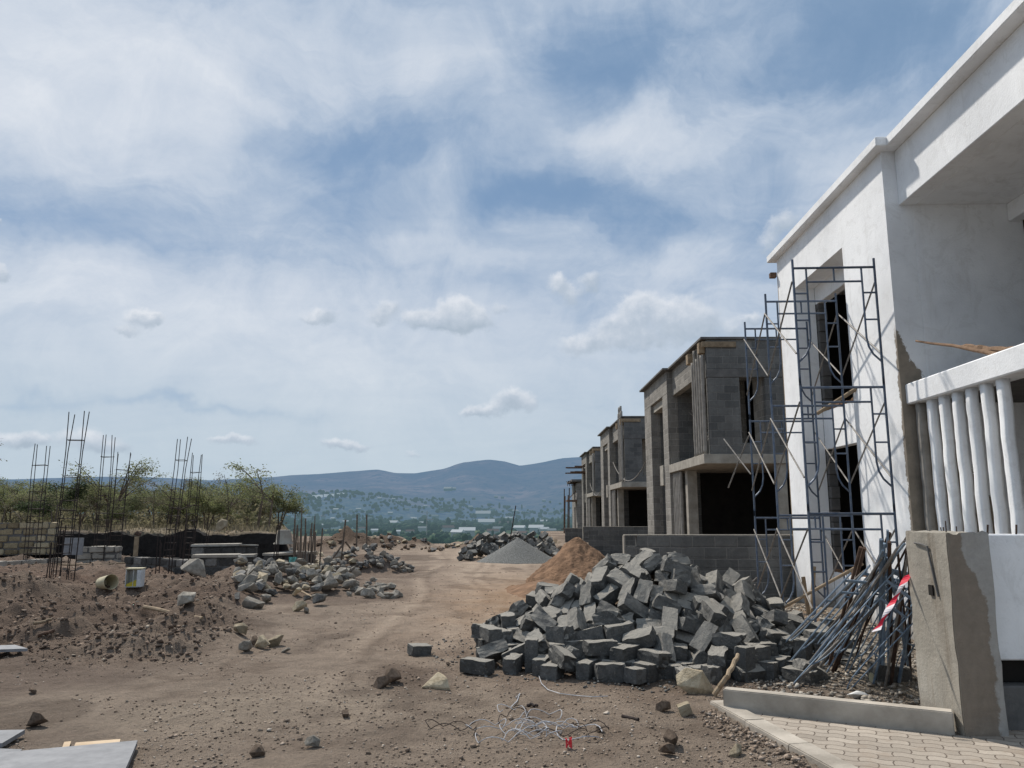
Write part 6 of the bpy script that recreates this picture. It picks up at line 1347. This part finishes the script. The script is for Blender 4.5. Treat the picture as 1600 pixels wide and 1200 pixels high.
# marker post
q = at(212, 862, 24.0); bm = bmesh.new(); box(bm, -.05, .05, -.05, .05, -.4, .45); t = thing('marker_post', 'short pale post with a rusty red head before the black bank', 'post', tuple(q)); meshobj('post', bm, MT['timber'], t)
bm = rock_bm(5); bmesh.ops.scale(bm, vec=(.3, .25, .25), verts=bm.verts); bmesh.ops.translate(bm, vec=(.02, 0, .52), verts=bm.verts); meshobj('head', bm, MT['rust'], t)

def cage(px0, py0, px1, py1, Y, w, label, zs=(.97, .80, .6, .4, .3)):
    """four-bar column cage from its foot to its top"""
    foot = at(px0, py0, Y); foot.z = hz(foot.x, foot.y)-.05; top = at(px1, py1, Y)
    t = thing('rebar_cage', label, 'rebar cage', tuple(foot), group=None); d = top-foot; H = d.length
    rr = random.Random(int(px0)); dp = w*.55; an = rr.uniform(-.4, .4)
    cs = [Vector((math.cos(an)*sx*w/2-math.sin(an)*sy*dp/2, math.sin(an)*sx*w/2+math.cos(an)*sy*dp/2, 0)) for sx, sy in ((-1, -1), (1, -1), (1, 1), (-1, 1))]
    for c in cs:
        bm = bmesh.new(); e = d*(1-rr.uniform(0, .03)); mid = d*.75
        tube(bm, [c, c+d*.4+Vector((rr.uniform(-.02, .02), 0, 0)), c+mid+Vector((rr.uniform(-.02, .02), 0, 0)), c+e+Vector((rr.uniform(-.05, .05), rr.uniform(-.05, .05), 0))], .012, 5); meshobj('bar', bm, MT['rebar'], t)
    k = 0; f = .80
    n = 10; fs = [.82, .60, .53, .46]+[.40-.05*j for j in range(8)]
    for f in fs:
        z = d*f; bm = bmesh.new(); ring = [c*1.06+z+Vector((0, 0, rr.uniform(-.02, .02))) for c in cs]; tube(bm, ring+[ring[0]], .010, 4); meshobj('stirrup', bm, MT['rebar'], t)
    return t
cage(48, 884, 66, 693, 25.0, .38, 'rebar cage farthest left, rising before the tan stone blocks')
cage(93, 902, 124, 641, 20.5, .36, 'tallest rebar cage, leaning right, at the left of the site')
cage(155, 876, 171, 677, 25.5, .34, 'upright slender rebar cage right of the tallest one')
cage(178, 868, 194, 705, 27.2, .36, 'shorter rebar cage just right of the upright slender one')
cage(262, 880, 288, 683, 25.0, .30, 'leaning rebar cage in the middle of the foundation, the taller of a pair')
cage(293, 872, 309, 707, 27.0, .30, 'shorter rebar cage of the right hand pair')
# short starter bars
rr = random.Random(13)
def bars(cx, cy, Y, n, sx, h0, h1, label):
    t = thing('starter_bars', label, 'rebar', tuple(at(cx, cy, Y)))
    for i in range(n):
        x = rr.uniform(-sx, sx); y = rr.uniform(-.4, .4); h = rr.uniform(h0, h1); bm = bmesh.new(); tube(bm, [(x, y, -.4), (x+rr.uniform(-.06, .06), y, h)], .014, 4); meshobj('bar', bm, MT['rebar'], t)
bars(98, 885, 20.3, 6, .3, .5, 1.3, 'short bars at the foot of the tallest cage')
bars(260, 880, 20.5, 7, .5, .4, 1.0, 'cluster of short starter bars left of the dark foundation walls')
bars(300, 850, 25.0, 6, .5, .3, .9, 'short bars behind the upper foundation wall')
bars(428, 862, 20.2, 3, .25, .6, 1.1, 'three short bars left of the cement cone')
# stake thicket right of the foundations
for i in range(22):
    px = rr.uniform(458, 499); q = at(px, rr.uniform(862, 880), rr.uniform(20.0, 23.0)); h = rr.uniform(.5, 1.25)
    pole('timber_stake', (q.x, q.y, hz(q.x, q.y)-.05), (q.x+rr.uniform(-.08, .08), q.y, q.z+h*.9), rr.uniform(.012, .024), MT['bark'], 'thin upright stake in the thicket right of the cement cone', 'stake', 'stakes of the thicket', seg=5)
for px, py, ty, tx, lab in [(533, 878, 812, 540, 'leftmost tall stake at the dark stone pile'), (557, 858, 804, 558, 'thick dark middle stake at the dark stone pile'), (573, 862, 804, 573, 'right hand stake at the dark stone pile')]:
    pole('timber_stake', at(px, py, 23.0 if px < 540 else 26.5), at(tx, ty, 23.0 if px < 540 else 26.5), .028, MT['bark'], lab, 'stake', seg=6)
pole('timber_stake', at(517, 876, 23.0), at(537, 849, 23.3), .03, MT['bark'], 'slanting strut left of the tall stakes', 'stake', seg=6)
pole('timber_stake', at(539, 846, 23.4), at(560, 872, 24), .025, MT['bark'], 'slanting strut between the tall stakes', 'stake', seg=6)
pole('timber_stake', at(796, 850, 30), at(806, 790, 30), .02, MT['rust'], 'tall bent rod above the far rubble ridge', 'rod', seg=5)
# cement cone
t = thing('cement_cone', 'grey truncated cement cone standing on the foundation wall', 'cone', tuple(at(443, 850, 21.5)))
bm = bmesh.new(); prof = [(.27, 0), (.26, .03), (.225, .05), (.20, .2), (.165, .36), (.155, .38), (.12, .38)]
rings = [[bm.verts.new((r*math.cos(2*PI*k/24), r*math.sin(2*PI*k/24), z)) for k in range(24)] for r, z in prof]
for a, b_ in zip(rings, rings[1:]):
    for k in range(24): bm.faces.new((a[k], a[(k+1) % 24], b_[(k+1) % 24], b_[k]))
bm.faces.new(rings[-1]); meshobj('body', bm, MT['slab'], t, smooth=True)
# green rag on a stick, rusty heap
t = thing('green_rag', 'turquoise green rag hanging over the stones below the cone', 'rag', tuple(at(457, 888, 18.6)))
bm = bmesh.new(); g = [[bm.verts.new((-.1+.2*i/6, .03*math.sin(i*2+j), .26-.34*j/6)) for j in range(7)] for i in range(7)]
for i in range(6):
    for j in range(6): bm.faces.new((g[i][j], g[i+1][j], g[i+1][j+1], g[i][j+1]))
meshobj('cloth', bm, MT['green'], t)
# cream drum lying on its side and cut white can
def lathe(bm, prof, n=28):
    rings = [[bm.verts.new((r*math.cos(2*PI*k/n), r*math.sin(2*PI*k/n), z)) for k in range(n)] for r, z in prof]
    for a, b_ in zip(rings, rings[1:]):
        for k in range(n): bm.faces.new((a[k], a[(k+1) % n], b_[(k+1) % n], b_[k]))
    bm.faces.new(list(reversed(rings[0])))
q = ground_at(165, 921); t = thing('plastic_drum', 'dusty cream bucket lying on its side with its open mouth to the right', 'bucket', (q.x, q.y, q.z+.13))
bm = bmesh.new(); lathe(bm, [(.115, -.2), (.12, -.19), (.145, .17), (.15, .2), (.145, .2), (.138, .17), (.115, -.17)]); o = meshobj('shell', bm, MT['plastic'], t, smooth=True)
t.rotation_mode = 'QUATERNION'; t.rotation_quaternion = Vector((.80, -.58, .12)).to_track_quat('Z', 'Y')
q = ground_at(210, 917); t = thing('cut_can', 'white square can with a yellow base standing cut open beside the cream bucket', 'can', (q.x, q.y, q.z), R(8))
bm = bmesh.new(); box(bm, -.15, .15, -.12, .12, .0, .012); box(bm, -.15, -.138, -.12, .12, .012, .35); box(bm, .07, .15, -.125, -.113, .012, .34); box(bm, .138, .15, -.11, .12, .012, .35); box(bm, -.138, .138, .108, .12, .012, .35); box(bm, -.005, .005, -.12, -.11, .01, .34)
meshobj('shell', bm, MT['whiteplastic'], t)
bm = bmesh.new(); box(bm, -.13, .13, -.1, .1, .014, .12); 
for v in bm.verts:
    if v.co.z > .1: v.co.z += .06*(v.co.x/.13)
meshobj('yellow_base', bm, MT['yellow'], t); bm = bmesh.new(); box(bm, -.16, .16, -.13, .13, .352, .375); meshobj('lid', bm, MT['plastic'], t)

# ------------------------------------------------------------------ acacias, bushes, dry grass
def quads(name, C, S, m, rg, flat=.35):
    n = len(C); a = rg.normal(size=(n, 3)); a[:, 2] *= flat; a /= np.linalg.norm(a, axis=1)[:, None]; b_ = rg.normal(size=(n, 3)); b_[:, 2] *= flat
    b_ -= (a*b_).sum(1)[:, None]*a; b_ /= np.linalg.norm(b_, axis=1)[:, None]
    a = a*S[:, None]; b_ = b_*S[:, None]*.55
    V = np.stack([C-a-b_*.4, C+a*.2-b_, C+a, C-a*.1+b_], 1).reshape(-1, 3); F = np.arange(4*n).reshape(n, 4).astype(np.int32)
    me = bpy.data.meshes.new(name); me.vertices.add(4*n); me.vertices.foreach_set('co', V.astype(np.float32).ravel()); me.loops.add(4*n); me.loops.foreach_set('vertex_index', F.ravel())
    me.polygons.add(n); me.polygons.foreach_set('loop_start', np.arange(0, 4*n, 4, dtype=np.int32)); me.polygons.foreach_set('loop_total', np.full(n, 4, dtype=np.int32)); me.update(); me.validate(); me.materials.append(m); return me
def acacia(seed, H, Wd, leafm, dens=1.0, bare=False):
    rr = random.Random(seed); rg = np.random.default_rng(seed); bm = bmesh.new(); tips = []
    nst = rr.choice((1, 2, 3))
    for s in range(nst):
        a0 = rr.uniform(0, 6.28); base = Vector((rr.uniform(-.08, .08), rr.uniform(-.08, .08), -.15)); fork = Vector((math.cos(a0)*.25*nst*.5, math.sin(a0)*.25*nst*.5, H*rr.uniform(.35, .5)))
        tube(bm, [base, base.lerp(fork, .5)+Vector((rr.uniform(-.06, .06), rr.uniform(-.06, .06), 0)), fork], .06*H/3, 6, .038*H/3)
        for k in range(rr.randint(4, 6)):
            a = a0+rr.uniform(-1.6, 1.6) if nst > 1 else rr.uniform(0, 6.28); r = Wd*rr.uniform(.35, 1.0); e = fork+Vector((math.cos(a)*r, math.sin(a)*r, H*rr.uniform(.02, .52)))
            e.z = min(e.z, H*.97); mid = fork.lerp(e, .5)+Vector((0, 0, H*.03)); tube(bm, [fork, mid, e], .026*H/3, 5, .010)
            for q in range(5):
                b0 = fork.lerp(e, rr.uniform(.35, 1)); a2 = a+rr.uniform(-1.4, 1.4); e2 = b0+Vector((math.cos(a2), math.sin(a2), rr.uniform(-.05, .35)))*Wd*rr.uniform(.2, .42)
                tube(bm, [b0, b0.lerp(e2, .5)+Vector((0, 0, .03)), e2], .010, 4, .004); tips.append((b0, e2)); 
    C = []
    for b0, e2 in tips:
        n = int(rr.randint(40, 80)*dens)
        for i in range(n):
            q = b0.lerp(e2, rr.uniform(.2, 1.1)); C.append((q.x+rr.gauss(0, .17), q.y+rr.gauss(0, .17), q.z+rr.gauss(0, .10)))
    tw = mesh_of('trunk', bm, MT['bark']); C = np.array(C); S = rg.uniform(.028, .06, len(C))
    return tw, quads('crown', C, S, leafm, rg)
VT = [acacia(1, 3.0, 1.5, MT['leaf']), acacia(2, 3.3, 1.7, MT['leaf'], .8), acacia(3, 2.6, 1.4, MT['leaf'], 1.1), acacia(4, 3.1, 1.6, MT['leafdry'], .6), acacia(5, 2.7, 1.3, MT['leaf'], 1.2), acacia(6, 3.6, 1.9, MT['leaf'], .7), acacia(7, 2.4, 1.3, MT['leafdry'], .8), acacia(9, 2.5, 1.3, MT['leafdark'], 1.6)]
rr = random.Random(31)
def tree(x, y, v, s, label, group=None):
    t = thing('acacia_tree', label, 'tree', (x, y, hz(x, y)-.05), rr.uniform(0, 6.28), group); t.scale = (s, s, s*rr.uniform(.9, 1.1))
    for nm, me in zip(('trunk', 'crown'), VT[v]): o = bpy.data.objects.new(nm, me); col.objects.link(o); o.parent = t
VN = ['spreading olive', 'tall loose olive', 'low dense olive', 'sparse dry brown', 'round olive', 'wide flat topped', 'dry brown', 'dark green']
rowd = [(31.5, 34, 16, 'front row'), (35, 39, 20, 'second row'), (40, 46, 24, 'third row'), (47, 58, 24, 'back row')]
for y0, y1, n, nm in rowd:
    for i in range(n):
        px = -60+ (i+rr.uniform(-.35, .35))*(520/n); y = rr.uniform(y0, y1); a, _ = bearing(px, 820); x = a*y
        if px > 425: continue
        v = rr.choice((0, 1, 2, 3, 4, 5, 6, 0, 4)); s = rr.uniform(.62, .90)*(1+.012*(y-31))*(.92 if px > 330 else 1)
        if y < 35 and rr.random() < .35: s *= .7
        zone = 'left part' if px < 120 else ('middle part' if px < 290 else 'right part')
        tree(x, y, v, s, '%s acacia in the %s of the tree belt, %s' % (VN[v], nm, zone), '%s acacias, %s, %s' % (VN[v], nm, zone))
tree(at(85, 800, 31).x, 31, 7, .85, 'dark green rounded bush behind the tallest rebar cage')
tree(at(405, 800, 33).x, 33, 1, 1.02, 'tall open acacia standing alone near the right end of the tree belt')
tree(at(436, 800, 37).x, 37, 4, .9, 'dense acacia at the right end of the tree belt')
# big bare branched acacia at the left edge
big = acacia(17, 4.8, 2.6, MT['leafdry'], .55); VT.append(big); VN.append('big')
tree(at(-95, 800, 31.5).x, 31.5, 8, .95, 'larger nearly bare acacia at the left edge reaching over the stone blocks')
# undergrowth and grass of the terrace
def tufts(name, n, fn, m, label, seed, h0, h1, cat='grass'):
    rg = np.random.default_rng(seed); x, y = fn(rg, n); n = len(x); z = height(x, y); h = rg.uniform(h0, h1, n); a = rg.random(n)*6.28; w = h*.10
    dx, dy = np.cos(a)*w, np.sin(a)*w; lx, ly = rg.normal(0, .25, n)*h, rg.normal(0, .25, n)*h
    V = np.stack([np.stack([x-dx, y-dy, z-.02], 1), np.stack([x+dx, y+dy, z-.02], 1), np.stack([x+lx, y+ly, z+h], 1)], 1).reshape(-1, 3); F = np.arange(3*n).astype(np.int32)
    me = bpy.data.meshes.new(name); me.vertices.add(3*n); me.vertices.foreach_set('co', V.astype(np.float32).ravel()); me.loops.add(3*n); me.loops.foreach_set('vertex_index', F); me.polygons.add(n)
    me.polygons.foreach_set('loop_start', np.arange(0, 3*n, 3, dtype=np.int32)); me.polygons.foreach_set('loop_total', np.full(n, 3, dtype=np.int32)); me.update(); me.validate(); me.materials.append(m)
    o = bpy.data.objects.new(name, me); col.objects.link(o); tag(o, label, cat, kind='stuff')
def g1(rg, n):
    y = rg.uniform(28.9, 60, n); x = rg.uniform(-1.0, -.22, n)*y; ok = (x < -.302*y); return x[ok], y[ok]
tufts('dry_grass', 26000, g1, MT['straw'], 'dry straw coloured grass covering the terrace under the trees', 5, .08, .34)
def g2(rg, n):
    y = rg.uniform(34, 64, n); x = rg.uniform(-.82, -.25, n)*y; ok = (x < -.31*y) & (fbm(x*.5, y*.5, 3, 99) > .42); return x[ok], y[ok]
rg_ = np.random.default_rng(44); x, y = g2(rg_, 900); C = []
hh_ = height(x, y)
for xx, yy, hh in zip(x, y, hh_):
    n = 60; r = rg_.uniform(.4, .9); C.append(np.stack([xx+rg_.normal(0, r*.6, n), yy+rg_.normal(0, r*.6, n), hh+np.abs(rg_.normal(0, r*.6, n))], 1))
C = np.concatenate(C); o = bpy.data.objects.new('undergrowth', quads('undergrowth', C, rg_.uniform(.05, .12, len(C)), MT['leafdry'], rg_, .8)); col.objects.link(o); tag(o, 'brown leafless scrub filling the space between the tree trunks', 'scrub', kind='stuff')
